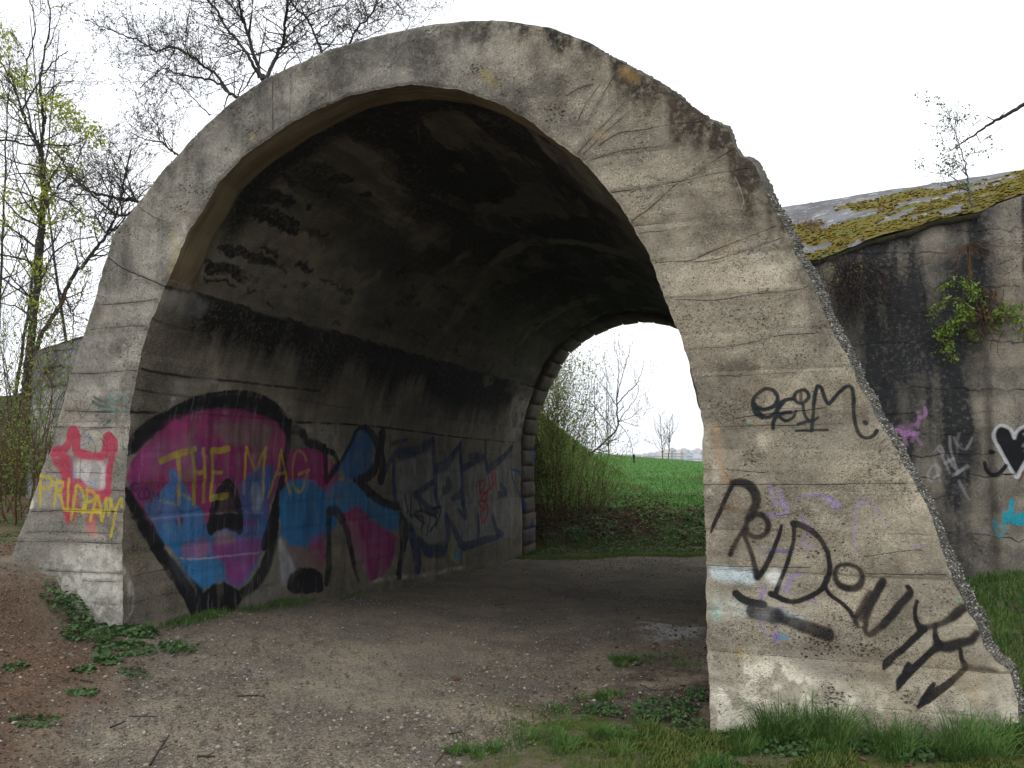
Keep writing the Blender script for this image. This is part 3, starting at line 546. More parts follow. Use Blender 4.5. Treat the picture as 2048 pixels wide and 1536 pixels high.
# third shape: spike, blue body, black swoosh
ip(Z3, [(540,270),(620,260),(660,330),(640,560),(560,630),(460,640),(440,560),(350,620),(420,520),(470,400)], BLU2, .85, .015, .25)
isx(Z3, [(355,610),(420,510),(490,390),(540,280),(600,260)], .045, BLK, .9, .01, .2); isx(Z3, [(600,270),(650,320),(690,430),(660,560),(600,620),(520,640)], [.06,.09,.10,.12,.10,.06], BLK, .88, .012, .25)
isx(Z3, [(720,320),(705,420),(720,540),(710,620)], .14, BLK, .85, .015, .3)
ip(Z3, [(330,700),(400,640),(520,650),(640,740),(740,810),(850,880),(830,1000),(750,990),(620,900),(540,820),(440,880),(350,840)], (.03,.17,.36), .9, .02, .28)
ip(Z3, [(440,880),(540,820),(620,900),(750,990),(820,1030),(800,1200),(720,1330),(640,1350),(600,1250),(520,1100)], (.27,.03,.15), .88, .02, .3)
ip(Z3, [(460,900),(540,950),(600,1100),(640,1340),(560,1250),(500,1080)], (.34,.22,.22), .55, .04, .5)
ip(Z3, [(510,640),(560,620),(640,690),(720,760),(800,790),(870,770),(870,860),(800,850),(700,820),(600,740)], BLK, .92, .008, .15)
ip(Z3, [(840,870),(910,860),(930,920),(980,990),(910,1010),(880,1150),(860,1340),(820,1340),(840,1150)], BLK, .88, .012, .3)
isx(Z3, [(345,850),(400,860),(450,930),(490,1030),(520,1200),(560,1340)], [.07,.09,.09,.08,.07,.06], BLK, .82, .02, .4); isx(Z3, [(350,860),(350,1000),(350,1150),(340,1350)], .09, BLK, .8, .02, .45)
# silver piece with navy outline
NAV = (.018, .035, .085); SIL = (.27, .28, .28)
ip(Z3, [(800,520),(1080,430),(1110,520),(1240,470),(1290,560),(1640,480),(1660,560),(1650,1030),(1460,1100),(1300,1100),(1160,1080),(1040,1090),(960,1010),(860,860),(820,760)], SIL, .62, .03, .35)
for p, w_ in (([(740,560),(800,460),(850,450),(960,430),(1040,390),(1090,350)], [.1,.1,.16,.16,.14,.08]), ([(800,520),(800,640),(810,780)], .12), ([(1090,360),(1090,480),(1095,600),(1100,720)], .14), ([(1100,560),(1180,520),(1240,440),(1280,380)], [.16,.18,.12,.10]), ([(1280,420),(1280,540),(1290,680),(1300,800)], .15), ([(1290,560),(1380,500),(1440,470)], .12), ([(1450,380),(1450,480),(1460,570)], .15), ([(1470,560),(1560,490),(1640,400)], [.16,.14,.10]), ([(1640,380),(1640,600),(1700,760),(1720,950)], .05), ([(950,740),(1010,700),(1080,650)], .1), ([(960,740),(1040,830),(1100,860),(1120,820),(1090,720)], [.1,.12,.14,.12,.1]), ([(1180,640),(1200,680),(1160,710)], .14), ([(1220,770),(1280,740),(1310,860),(1310,900),(1260,840)], [.08,.18,.16,.08,.06]), ([(1180,900),(1190,1000),(1180,1100)], .16), ([(1190,900),(1240,1000),(1290,1100),(1360,1090),(1450,1060),(1540,1040)], [.10,.14,.16,.14,.14,.10]), ([(1400,900),(1400,1060)], .14), ([(980,1060),(1040,1130),(1120,1140),(1180,1130)], [.12,.2,.2,.14]), ([(1500,900),(1530,1000),(1570,1020)], .14), ([(920,1000),(960,1130),(980,1250)], .22), ([(1560,680),(1600,720),(1540,740)], .12), ([(780,380),(900,350)], .06), ([(1340,470),(1400,460)], .1)):
    isx(Z3, p, w_, NAV, .80, .02, .45)
ip(Z3, [(1210,1020),(1250,1100),(1280,1130),(1270,1230),(1220,1220),(1180,1150)], (.28,.34,.10), .6, .03, .4); ip(Z3, [(1220,1130),(1280,1120),(1280,1200),(1230,1200)], BLU, .7, .02, .3); isx(Z3, [(1300,1150),(1298,1260)], .03, (.40,.36,.04), .8, .01)
for p in ([(930,730),(920,850),(930,900)], [(970,760),(1000,850),(1060,880),(1040,1020)], [(880,740),(900,860)], [(1000,850),(950,880),(1020,940)], [(1080,840),(1140,830),(1120,920),(1060,1000)], [(920,880),(1010,900),(1000,980)], [(1040,870),(1110,900),(1110,970)]): isx(Z3, p, .035, (.015,.015,.02), .8, .008)
RD = (.36, .03, .045)
for p in ([(1410,650),(1420,760),(1440,740),(1480,700),(1500,690)], [(1400,650),(1440,640),(1440,690),(1410,720),(1460,730),(1450,780),(1410,780)], [(1510,540),(1520,620),(1530,710)], [(1470,620),(1480,690)], [(1490,600),(1510,680),(1500,590)], [(1400,790),(1430,830),(1450,790),(1470,850),(1450,920),(1430,930),(1420,860),(1450,840)], [(1490,740),(1500,800)]): isx(Z3, p, .05, RD, .85, .008)
for p in ([(1700,440),(1730,440),(1740,520)], [(1690,590),(1720,650),(1700,720),(1720,760)], [(1640,560),(1700,580)]): isx(Z3, p, .06, (.03,.07,.25), .8, .015)
# yellow letters
YL = (.41, .33, .018)
for p, w_ in (([(385,690),(480,650),(560,620),(640,600),(720,575)], .055), ([(555,640),(565,800),(570,960),(572,1110)], .042), ([(690,590),(700,760),(710,930),(715,1110)], .042), ([(808,580),(812,760),(812,930),(810,1085)], .042), ([(700,800),(760,810),(815,795)], .04), ([(890,590),(890,760),(885,930),(880,1070)], .042), ([(895,595),(980,590),(1060,575)], .06), ([(890,805),(985,805)], .035), ([(885,1055),(960,1045),(1045,1030)], .06),
              ([(1240,560),(1225,700),(1222,860),(1222,1010)], .036), ([(1240,570),(1280,680),(1330,780),(1380,660),(1430,570)], .036), ([(1430,570),(1410,700),(1405,860),(1408,1060)], .036), ([(1575,590),(1540,760),(1500,900),(1460,1040)], .034), ([(1575,590),(1600,760),(1630,900),(1655,1010)], .034), ([(1530,820),(1610,810)], .034), ([(1810,690),(1790,620),(1740,595),(1700,650),(1680,780),(1690,930),(1740,995),(1780,960),(1800,880),(1815,800)], .036), ([(1735,825),(1780,800),(1835,780)], .034)):
    isx(ZM, p, w_, YL, .85, .006, .8)
for p in ([(180,920),(130,910),(115,950),(160,985),(185,950)], [(220,965),(185,1010),(200,1060),(240,1060)], [(250,970),(235,1010),(265,1060),(290,1010),(262,965)], [(310,1090),(318,990),(345,1050),(370,1010),(380,1060)]): isx(ZM, p, .018, (.05,.02,.14), .8, .005)
for p in ([(75,1010),(85,1100)], [(165,1030),(140,1130)], [(300,1060),(270,1150)]): isx(Z7, p, .012, (.35,.06,.04), .5, .004)
isx(ZL, [(850,40),(860,150),(850,200),(960,200)], .03, (.22,.18,.06), .5, .02)
# --- dirt
X, Y = IC.X, IC.Y
base_t = fbm(X*.8, Y*1.7, 3, 5)
vstreak = fbm(X*7, Y*.55, 22, 4)                                 # streaks run down the wall
hstreak = fbm(X*.8, Y*9, 25, 4)                                  # board marks along the vault
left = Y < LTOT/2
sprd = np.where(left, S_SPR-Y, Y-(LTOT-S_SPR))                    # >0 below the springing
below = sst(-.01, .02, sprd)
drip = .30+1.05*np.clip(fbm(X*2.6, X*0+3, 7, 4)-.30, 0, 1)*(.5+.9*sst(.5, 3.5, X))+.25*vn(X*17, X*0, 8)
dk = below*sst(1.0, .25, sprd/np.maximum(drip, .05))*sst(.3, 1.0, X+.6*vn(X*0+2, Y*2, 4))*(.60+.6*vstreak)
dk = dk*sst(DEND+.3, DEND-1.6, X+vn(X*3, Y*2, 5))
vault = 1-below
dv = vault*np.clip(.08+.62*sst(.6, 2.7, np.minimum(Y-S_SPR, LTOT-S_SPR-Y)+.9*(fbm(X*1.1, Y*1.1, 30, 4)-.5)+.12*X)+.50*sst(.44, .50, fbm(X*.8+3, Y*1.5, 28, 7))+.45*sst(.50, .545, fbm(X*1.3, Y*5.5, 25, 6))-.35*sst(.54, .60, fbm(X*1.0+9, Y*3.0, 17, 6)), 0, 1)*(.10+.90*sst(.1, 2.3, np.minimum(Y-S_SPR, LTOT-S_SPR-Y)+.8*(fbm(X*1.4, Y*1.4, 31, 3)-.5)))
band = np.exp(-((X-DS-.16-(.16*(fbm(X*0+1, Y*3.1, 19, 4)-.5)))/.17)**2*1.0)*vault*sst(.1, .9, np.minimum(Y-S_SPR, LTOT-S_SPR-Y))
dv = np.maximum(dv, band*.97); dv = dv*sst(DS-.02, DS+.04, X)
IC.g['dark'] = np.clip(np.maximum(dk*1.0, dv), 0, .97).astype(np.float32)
ZW = (260, 120, 2.56)
def dab(pts, w_, op=.8):
    q_ = IH(ZW, pts, 2)
    if len(q_) > 1: IC.stroke(dens(q_, 4), w_, ch='dark', op=op, soft=.012, jit=3.0)
for p, w_ in (([(780,610),(850,660)], .07), ([(860,650),(950,690)], .03), ([(680,680),(760,720),(830,750)], .10), ([(640,725),(760,745)], .07), ([(590,785),(700,800),(780,840),(865,890)], .14), ([(480,970),(620,1010),(760,1050)], .09), ([(690,970),(780,1010)], .05), ([(420,1080),(560,1100),(700,1150)], .09), ([(400,1040),(560,1080)], .04), ([(400,1130),(560,1160)], .03), ([(720,1160),(820,1170)], .06), ([(620,1190),(700,1200)], .03), ([(1060,630),(1125,640)], .12), ([(960,690),(1035,710)], .09), ([(1190,705),(1230,705)], .06), ([(870,1160),(920,1160)], .06), ([(930,770),(940,780)], .05), ([(1060,1360),(1090,1360)], .05), ([(1490,640),(1590,690)], .14), ([(1400,590),(1500,640)], .06), ([(880,1050),(940,1100)], .06), ([(720,1260),(745,1270)], .04)): dab(p, w_)
for p, w_ in (([(1340,370),(1420,430),(1500,480)], .30), ([(1490,510),(1600,530)], .40), ([(1120,240),(1250,210),(1330,200),(1450,220)], .16), ([(1240,330),(1350,420)], .08), ([(1700,180),(1850,260),(1950,330)], .2)): dab(p, w_, .95)
for p, w_ in (([(1130,1040),(1200,960),(1270,860),(1350,760),(1440,690),(1560,665),(1700,675),(1850,710)], .22), ([(1340,1180),(1420,1080),(1540,980),(1640,910)], .22), ([(1135,780),(1190,745),(1240,710)], .09), ([(1075,650),(1160,660)], .12), ([(830,830),(900,790)], .14)): isx(Z7, p, w_, (.34, .285, .20), .42, .05, .9)
isx(Z7, [(60,870),(130,890),(200,910)], .20, (.33,.35,.36), .35, .06, .5)
IC.poly(IH(Z7, [(1080,1130),(1300,1190),(1420,1230),(1400,1300),(1200,1310),(1080,1260)], 3), ch='dark', op=.85, soft=.12)
def cut(m): IC.g['dark'] = (IC.g['dark']*(1-m)).astype(np.float32)
tmp = Canvas.__new__(Canvas); tmp.__dict__.update(IC.__dict__); tmp.g = {'m': np.zeros_like(IC.a)}
for p, w_, o_ in (([(1130,1040),(1200,960),(1270,860),(1350,760),(1440,690),(1560,665),(1700,675),(1850,710),(1980,745)], [.45,.4,.35,.32,.28,.25,.22,.2,.2], .85), ([(1340,1150),(1420,1050),(1540,960),(1660,900),(1740,890)], [.6,.6,.5,.35,.2], .6), ([(1080,640),(1150,660)], .22, .5), ([(1135,780),(1190,745),(1240,710)], .10, .9), ([(830,830),(900,790)], .25, .4), ([(1700,980),(1760,940),(1840,930),(1960,920)], .25, .45), ([(420,790),(520,840),(700,900),(900,990),(1040,1040)], .30, .45), ([(1440,1130),(1560,1160)], .3, .5)):
    p = smooth_line(IH(Z7, p, 1), 5)
    tmp.stroke(p, w_ if np.isscalar(w_) else np.interp(np.linspace(0, 1, len(p)), np.linspace(0, 1, len(w_)), w_), op=o_, soft=.10, ch='m', jit=2.5)
cut(np.clip(tmp.g['m']*1.5*(.35+.9*sst(.40, .52, fbm(X*4, Y*6, 17, 6))), 0, 1))
for p in ([(950,530),(955,600),(965,690)], [(1040,195),(1050,290)], [(520,410),(540,440),(560,470)]): isx(Z7, p, .012, (.20,.18,.15), .5, .008)
for k in range(70):                                              # spalled dark flakes following the boards
    d0 = rr.uniform(.4, 8.5); s_ = S_SPR+abs(rr.normal())*1.0+.1; L_ = rr.uniform(.1, .45)
    IC.stroke(dens([(d0, s_), (d0+L_*.5, s_+rr.normal()*.02), (d0+L_, s_+rr.normal()*.03)], 3), rr.uniform(.02, .07), ch='crack', op=rr.uniform(.35, .75), soft=.01, jit=3)
# cracks / joints on the wall
def ic(z, pts, w_=.02, op=.9): isx(z, pts, w_, op=op, soft=.006, wear=0, ch='crack', jit=.4)
IC.stroke([(0.0, S_SPR), (DEND, S_SPR)], .03, ch='crack', op=.95, soft=.008, jit=1.0)
ic(Z2, [(830,400),(1080,410),(1500,430),(1860,462),(2048,468)], .022); ic(Z3, [(80,230),(420,240),(700,262),(1000,300),(1300,340),(1660,372)], .022)
ic(Z2, [(900,125),(1150,170),(1500,205),(2048,265)], .02, .8); ic(Z2, [(860,255),(1100,290),(1290,310)], .014, .6); ic(Z3, [(100,60),(500,130),(900,110)], .012, .4)
ic(ZL, [(840,330),(960,300),(1060,285)], .01, .7); ic(ZL, [(850,500),(1000,455),(1130,420)], .008, .5); ic(Z7, [(0,950),(100,985),(240,1010)], .014, .5)
ip(Z2, [(1090,300),(1170,295),(1160,370),(1080,400)], op=.45, soft=.03, ch='light', wear=0); ip(Z2, [(1100,185),(1480,215),(1480,290),(1090,280)], op=.16, soft=.03, ch='light', wear=0)
ip(Z2, [(1650,400),(1900,400),(1880,330),(1700,320)], op=.22, soft=.08, ch='light', wear=0); ip(Z3, [(80,240),(440,260),(400,440),(200,340)], op=.16, soft=.05, ch='light', wear=0)
ip(Z3, [(1650,40),(1800,20),(1700,300),(1640,380),(1600,300)], op=.25, soft=.08, ch='light', wear=0)
isx(ZL, [(780,290),(820,360),(830,500),(800,590)], .05, op=.5, soft=.03, ch='light', wear=0); isx(Z3, [(640,1360),(750,1330),(1000,1310),(1200,1270),(1300,1250)], .05, op=.45, soft=.03, ch='light', wear=0)
ic(ZL, [(835,280),(835,400),(830,520),(800,600)], .008, .5)
lf = np.floor((Y+IC.jx)/.26)
itone = .50+(base_t-.5)*.7+(vstreak-.5)*.55*below+(hstreak-.5)*.6*vault+(vn(lf*5.1, X*.3, 3)-.5)*.3*below
ring = sst(DS+.02, DS-.02, X)
itone = itone-.04*ring*vault
# ring soffit is yellow-brown
rm = np.clip(ring*vault*(.62+.5*fbm(X*6, Y*4, 2, 3)), 0, .92)[..., None].astype(np.float32)
k_ = rm*(IC.a[..., None] < .01); IC.rgb = IC.rgb*(1-k_)+np.array([.185, .135, .070], np.float32)*k_; IC.a = np.maximum(IC.a, k_[..., 0])
sk_ = (.45+1.05*fbm(X*16, Y*1.6, 18, 4))*(.8+.4*fbm(X*5, Y*5, 12, 4)); IC.rgb *= sk_[..., None].astype(np.float32); IC.a *= (1-.30*sst(.52, .70, fbm(X*20, Y*2.2, 23, 5))).astype(np.float32)
sc_ = sst(.70, .80, fbm(X*34, Y*3.0, 26, 3))*sst(.02, .2, IC.a); IC.rgb = IC.rgb*(1-.22*sc_[..., None])+.22*sc_[..., None]*.40; IC.rgb = IC.rgb.astype(np.float32)
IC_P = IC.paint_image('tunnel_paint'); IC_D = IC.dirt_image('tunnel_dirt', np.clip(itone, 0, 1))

# ================================================================== GROUND HEIGHT
HU = [-30, -8, -4.2, -1.6, -1.14, -.82, -.585, -.42, -.2, 0, 1, 2.2, 4.5, 5.5, 6.4, 8, 11, 30]
HZ = [1.6, 1.25, 1.0, .80, .77, .72, .655, .47, .31, .27, .14, .04, .0, .08, .2, .45, .7, 1.0]
def H(x, y):
    x = np.asarray(x, float); y = np.asarray(y, float); u, d = loc(x, y)
    g = np.interp(u, HU, HZ)
    # mound beside the left pier fades towards the viewer, path stays low
    front = sst(-3.4, -.2, d); gl = np.where(u < 0, .27+(g-.27)*(.30+.70*front), g)
    gr = np.where(u > 4.5, g*1.0+.30*sst(.5, 3.2, d)*sst(4.6, 7, u), gl)
    zin = np.where(d > 0, np.interp(u, HU, HZ)*(1-sst(0, 6, d))-.25*sst(0, 9.5, d)*1.0, gr)
    ins = sst(-.45, -.05, u)*sst(5.1, 4.55, u)
    z = np.where(d > 0, zin*ins+gr*(1-ins), gr)
    far = sst(9.0, 11.5, d)
    zf = -.25+.0*u
    z = z*(1-far)+zf*far
    # bank and meadow beyond
    b = sst(16.0, 19.2, y)*.92
    lat = np.clip(3.7-x, 0, 3.0)*.78*sst(16.4, 29, y)*sst(-14, -3, x)
    mead = np.interp(y, [19, 60, 75, 140, 300, 900, 1500, 3000], [0, 1.36, .8, -4, -14, -10, 0, 14])
    lat = lat*sst(120, 60, y)
    tilt = -.0036*np.clip(y-19, 0, 60)*np.clip(x-4, -4, 12)*.55
    z = z+b+lat+np.where(y > 19, mead, 0)+tilt
    z = z+sst(-3, 2.5, -x-3)*0
    near = np.clip(1-y/60, 0, 1)
    z = z+(fbm(x*.9, y*.9, 1, 4)-.5)*.10*near+(fbm(x*5, y*5, 6, 3)-.5)*.022*near
    return z
def Hs(x, y): return float(H(x, y))
def ground_hit(px, py):
    r = ray(px, py); t = .5
    for _ in range(4000):
        p = CAM+r*t
        if p[2] < Hs(p[0], p[1]): break
        t += .03+.004*t
    return p[0], p[1]

# masks of the soil kinds, in plan
def masks(x, y):
    u, d = loc(x, y); n1 = fbm(x*.9, y*.9, 8, 5)-.5; n2 = fbm(x*3, y*3, 9, 4)-.5
    inside = sst(-.05, .1, u)*sst(4.6, 4.4, u)*sst(-.2, .3, d)*sst(10.6, 10.3, d)
    # reddish leaf litter and soil to the left of the path
    lb = .25+.72*np.clip(-d, 0, 2.6)
    litter = sst(.45, -.55, u-lb+n1*1.8+n2*.5)*sst(.4, -.6, d-.3*n1)
    path = sst(-.3, .25, u-lb+n1*1.8)*sst(3.75, 3.15, u+n1*1.2+n2*.5+.34*np.clip(-d-1.0, 0, 3))
    path = np.maximum(path*sst(.5, -.5, d), inside); path = np.maximum(path, sst(9.2, 10.2, d)*sst(15.75, 15.35, y+n1*.5-.05*(x-2))*1.0)
    grass = sst(3.0, 3.9, u+n1*1.5+n2*.8+.36*np.clip(-d-1.0, 0, 3))*sst(.6, -.1, d+n2*.3)
    pit = inside*sst(3.0, 4.2, u+n1)*sst(3.2, .6, d)
    grass = np.maximum(grass, sst(4.9, 5.3, u)*1.0)
    grass = np.maximum(grass, sst(15.2, 15.7, y+n1*.6-.05*(x-2))*sst(10, 10.6, d+8*(y > 15.4)))
    farlit = sst(16.2, 16.7, y+n1*.5)*sst(19.6, 18.0, y+n1*2)*sst(.46, .62, fbm(x*1.6, y*1.6, 13, 4)+.16*sst(3.8, 1.6, x))
    farlit = np.maximum(farlit, sst(10.3, 11, d)*sst(-.0, -1.2, u)*sst(14, 15, y))
    lr = sst(-1.0, -1.5, u)*sst(-.6, .2, d); litter = np.maximum(litter, lr); path = path*(1-lr); grass = np.maximum(grass, lr*sst(.42, .56, fbm(x*1.6, y*1.6, 2, 4)))
    return litter, path, grass, farlit, pit

# ================================================================== GROUND SHEETS
def axis(parts):
    o = [parts[0][0]]
    for a, b, st in parts:
        n = max(1, int(round((b-a)/st))); o += list(np.linspace(a, b, n+1)[1:])
    return np.array(o)
gx = axis([(-2600, -200, 300), (-200, -40, 16), (-40, -12, 1.4), (-12, -5, .14), (-5, 4.5, .035), (4.5, 10, .11), (10, 40, 1.5), (40, 200, 16), (200, 2600, 300)])
gy = axis([(-30, -4, 2), (-4, 1.6, .3), (1.6, 8.5, .035), (8.5, 20, .08), (20, 36, .35), (36, 90, 1.5), (90, 400, 12), (400, 3200, 140)])
GX, GY = np.meshgrid(gx, gy, indexing='ij'); GZ = H(GX, GY)
lit, pth, grs, flt, pit = masks(GX, GY); _pc = ground_hit(1335, 1256); pale_m = sst(.40, .12, np.hypot((GX-_pc[0])/1.0, (GY-_pc[1])/1.35)+(fbm(GX*6, GY*6, 5, 5)-.5)*.62)
GZ = GZ-.02*sst(.3, .8, pth)*(np.abs(GX) < 12)
# blunt pebbly relief in the near field
nearm = sst(9, 5, GY)*sst(1.2, 2, GY)
GZ = GZ+nearm*((vn(GX*26, GY*26, 3)-.5)*.008+(vn(GX*11, GY*11, 5)-.5)*.010)
VG = np.stack([GX, GY, GZ], -1).reshape(-1, 3)
FG = gridfaces(len(gx), len(gy))
# a shallow soil floor under the concrete
def soil():
    m = M('soil', .95, .18)
    L, Pa, G, FL, PI = [m.attr(k) for k in ('litter', 'path', 'grass', 'farlit', 'pit')]
    br = m.noise(14, 6, .7)
    sand = m.mix(m.ramp(m.noise(1.1, 5, .65), .40, .62), (.290, .246, .180), (.190, .168, .130))
    sand = m.mix(m.ramp(m.noise(2.7, 5, .6), .50, .70, 0, .6), sand, (.205, .190, .170))
    sand = m.mix(m.ramp(m.noise(48, 5, .85), .46, .60, 0, .72), sand, (.050, .040, .031))
    sand = m.mix(m.ramp(m.noise(160, 3, .8), .58, .70, 0, .7), sand, (.30, .27, .23))
    red = m.mix(m.ramp(m.noise(3.1, 5, .65), .35, .65), (.172, .110, .070), (.108, .070, .046))
    red = m.mix(m.ramp(m.noise(60, 5, .8), .42, .62, 0, .8), red, (.030, .020, .015))
    red = m.mix(m.ramp(m.noise(120, 3, .8), .60, .70, 0, .8), red, (.26, .19, .135))
    gr = m.mix(m.ramp(m.noise(5, 5, .7), .42, .60), (.070, .095, .022), (.140, .112, .075))
    gr = m.mix(m.ramp(m.noise(80, 4, .8), .45, .65, 0, .6), gr, (.028, .030, .012))
    fl = m.mix(m.ramp(m.noise(22, 5, .8), .42, .6), (.055, .032, .020), (.022, .016, .010))
    fl = m.mix(m.ramp(m.voro(26), .30, .12, 0, .75), fl, (.15, .085, .055))
    c = m.mix(1.0, red, sand)
    c = m.mix(L, sand, red)
    c = m.mix(m.ramp(G, .25, .8), c, gr)
    c = m.mix(FL, c, fl)
    c = m.mix(m.math('MULTIPLY', PI, m.ramp(m.noise(2.2, 4, .6), .35, .6), True), c, (.042, .030, .022))
    c = m.mix(m.math('MULTIPLY', m.attr('pale_patch'), m.ramp(m.noise(60, 5, .8), .62, .42), True), c, (.72, .72, .74))  # ragged near-white patch mixed into the soil base colour
    m.base(c)
    h = m.math('ADD', m.math('MULTIPLY', br, .5), m.math('MULTIPLY', m.noise(90, 4, .8), .6))
    h = m.math('ADD', h, m.math('MULTIPLY', m.voro(55), .5))
    m.bump(h, .9, .014)
    return m.m
def meadow_mat():
    m = M('meadow_grass', .9, .1)
    sc = m.obj((1, .35, 1)); a = m.noise(3.2, 6, .7, vec=sc); b = m.noise(.22, 4, .6)
    c = m.mix(m.ramp(a, .35, .65), (.11, .235, .055), (.17, .30, .085)); c = m.mix(m.ramp(b, .4, .65, 0, .5), c, (.060, .155, .035))
    c = m.mix(m.ramp(m.noise(16, 5, .8), .45, .6, 0, .55), c, (.030, .080, .014))
    tcn = m.n('ShaderNodeSeparateXYZ'); m.l(m.obj(), tcn.inputs[0])
    dry = m.math('MULTIPLY', m.ramp(tcn.outputs[1], 50, 57), m.ramp(tcn.outputs[1], 90, 70), True)
    c = m.mix(m.math('MULTIPLY', dry, .8), c, (.19, .115, .055))
    left = m.math('MULTIPLY', m.ramp(tcn.outputs[0], 4.6, 1.5), m.ramp(tcn.outputs[1], 18, 22), True)
    c = m.mix(m.math('MULTIPLY', left, .7), c, (.14, .13, .035))
    far = m.ramp(tcn.outputs[1], 120, 260); c = m.mix(far, c, (.085, .095, .07))
    m.base(c); m.bump(m.noise(30, 5, .8), .9, .05); return m.m
SOIL = soil(); MEAD = meadow_mat()
att = {'litter': lit.ravel(), 'path': pth.ravel(), 'grass': grs.ravel(), 'farlit': flt.ravel(), 'pit': pit.ravel(), 'pale_patch': pale_m.ravel()}
fc = VG[FG].mean(1); pm = pth.ravel()[FG].mean(1); fu, fd_ = loc(fc[:, 0], fc[:, 1])
is_path = (pm > .5) & (np.abs(fc[:, 0]) < 12) & (fc[:, 1] < 17); is_mead = fc[:, 1] > 18.2
def sub(name, sel, mat, kind='structure'):
    f = FG[sel]; ids = np.unique(f); mp_ = np.full(len(VG), -1, np.int64); mp_[ids] = np.arange(len(ids))
    return tag(obj(name, VG[ids], mp_[f], mat, smooth=True, attrs={k: v[ids] for k, v in att.items()}), kind=kind)
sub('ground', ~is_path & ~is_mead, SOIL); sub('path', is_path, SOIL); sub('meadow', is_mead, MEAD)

# ================================================================== THE CONCRETE ARCH
M_FRONT = concrete('front_concrete', FC_P, FC_D, cA=(.345, .322, .272), cB=(.262, .246, .212), board=.5)
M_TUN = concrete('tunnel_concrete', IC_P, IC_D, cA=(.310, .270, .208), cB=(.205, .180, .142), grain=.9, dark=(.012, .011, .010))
M_OUT = concrete('outer_concrete', None, None, cA=(.19, .18, .155), cB=(.12, .115, .10), grain=1.3)
M_RIM = concrete('pebbly_concrete', None, None, cA=(.24, .23, .205), cB=(.12, .115, .10), grain=1.6, pit=1.2)
def tinted(M_, a, b, col, axis=0):
    g = M.__new__(M); g.t = M_.node_tree; g.m = M_; g.tc = None; g.b = [x for x in g.t.nodes if x.type == 'BSDF_PRINCIPLED'][0]; src = g.b.inputs['Base Color'].links[0].from_socket
    s_ = g.n('ShaderNodeSeparateXYZ'); g.l(g.obj(), s_.inputs[0]); f = g.math('MULTIPLY', g.ramp(s_.outputs[axis], a, b), g.ramp(g.noise(1.6, 5, .65), .25, .55, .55, 1.0), True)
    g.base(g.mix(f, src, g.mix(1.0, src, col, 'MULTIPLY')))
tinted(M_FRONT, .2, 1.7, (1.25, 1.19, 1.09))
arch = empty('concrete_arch', (*W(2.2, 0, 0)[:2], 0), 'weathered concrete arch bridge with graffiti spanning the gravel path', 'arch bridge')

def rag(n, seed, amp, fr=1.0):
    t = np.arange(n)*fr
    return ((fbm(t*.045, t*0+seed, seed, 5)-.5)*2+(vn(t*.35, t*0, seed+1)-.5)*.7)*amp
MC = 64
ri = rag(N, 3, .012)[:, None]; ro = rag(N, 7, .007)[:, None]*(1+1.6*sst(.64, .70, np.linspace(0, 1, N)))[:, None]
a_in = INN-NIN*(-ri)*1.0; a_out = OUT+NOUT*ro
# chamfer on the right half, pebbly where the edge has broken away
tt = np.linspace(0, 1, N)[:, None]; cham = .010+.046*sst(.66, .74, tt)*(.55+.9*fbm(tt*26, tt*0, 2, 3))+.012*(vn(tt*150, tt*0, 2)-.3)*sst(.66, .74, tt)
a_face = a_out-NOUT*cham
r = np.linspace(0, 1, MC); r = .5-.5*np.cos(np.pi*r)*(1-.0)
U_ = a_in[:, None, 0]*(1-r)+a_face[:, None, 0]*r; W_ = a_in[:, None, 1]*(1-r)+a_face[:, None, 1]*r
pr = np.maximum(sst(3.0, 2.3, W_)*sst(1.6, .6, U_), sst(4.1, 3.3, W_)*sst(2.8, 3.6, U_))
lf_ = np.floor(W_/.235); fr_ = (W_/.235) % 1
D_ = (fbm(U_*2.2, W_*2.6, 4, 5)-.5)*.026+(fbm(U_*16, W_*16, 9, 4)-.5)*.014+pr*(vn(lf_*3.3, U_*.4, 6)-.5)*.006
D_ += pr*.006*np.exp(-(np.minimum(fr_, 1-fr_)*.235/.010)**2)*sst(.35, .7, fbm(U_*1.1, lf_*2.7, 8, 3))
edge = np.exp(-(r/.03)**2)[None, :]*.010+np.exp(-((1-r)/.02)**2)[None, :]*.010
D_ = D_+edge
Vf = W(U_, D_, W_).reshape(-1, 3); uvf = FC.uv(U_, W_).reshape(-1, 2)
obj('front_face', to_local(Vf, arch), gridfaces(N, MC, flip=False), M_FRONT, arch, uv=uvf, smooth=True)
# chamfer and outer skin of the ring
KD = np.array([0, .25, .5, .75, 1.0])
rows = []; base_d = D_[:, -1]
for k in KD: rows.append(np.column_stack([a_face*(1-k)+a_out*k, base_d*(1-k)+(.10*np.minimum(1, cham[:, 0]/.07)+.012)*k]))
for dd in (.16, .3, .5, .8, 1.0): rows.append(np.column_stack([OUT+NOUT*(ro*.7+(fbm(tt*80, tt*0+dd*6, 3, 3)-.5)*.02-.01), np.full(N, dd)]))
rows.append(np.column_stack([OUT-NOUT*.16, np.full(N, 1.01)]))
Rw = np.stack(rows, 1)
def rim_noise(R):
    n = (fbm(np.arange(N)[:, None]*.13+R[:, :, 2]*0, np.arange(R.shape[1])[None, :]*3.7+R[:, :, 2]*0, 14, 3)-.5)*.020+(np.random.default_rng(2).random(R.shape[:2])-.5)*.010
    n[:, 0] = 0; return n
rn = rim_noise(Rw); Rw[:, 1:, :2] += NOUT[:, None, :]*rn[:, 1:, None]*(tt[:, :, None] > .60)
Vr = W(Rw[..., 0], Rw[..., 2], Rw[..., 1]).reshape(-1, 3)
obj('outer_rim', to_local(Vr, arch), gridfaces(N, Rw.shape[1], flip=False), M_RIM, arch, smooth=True)
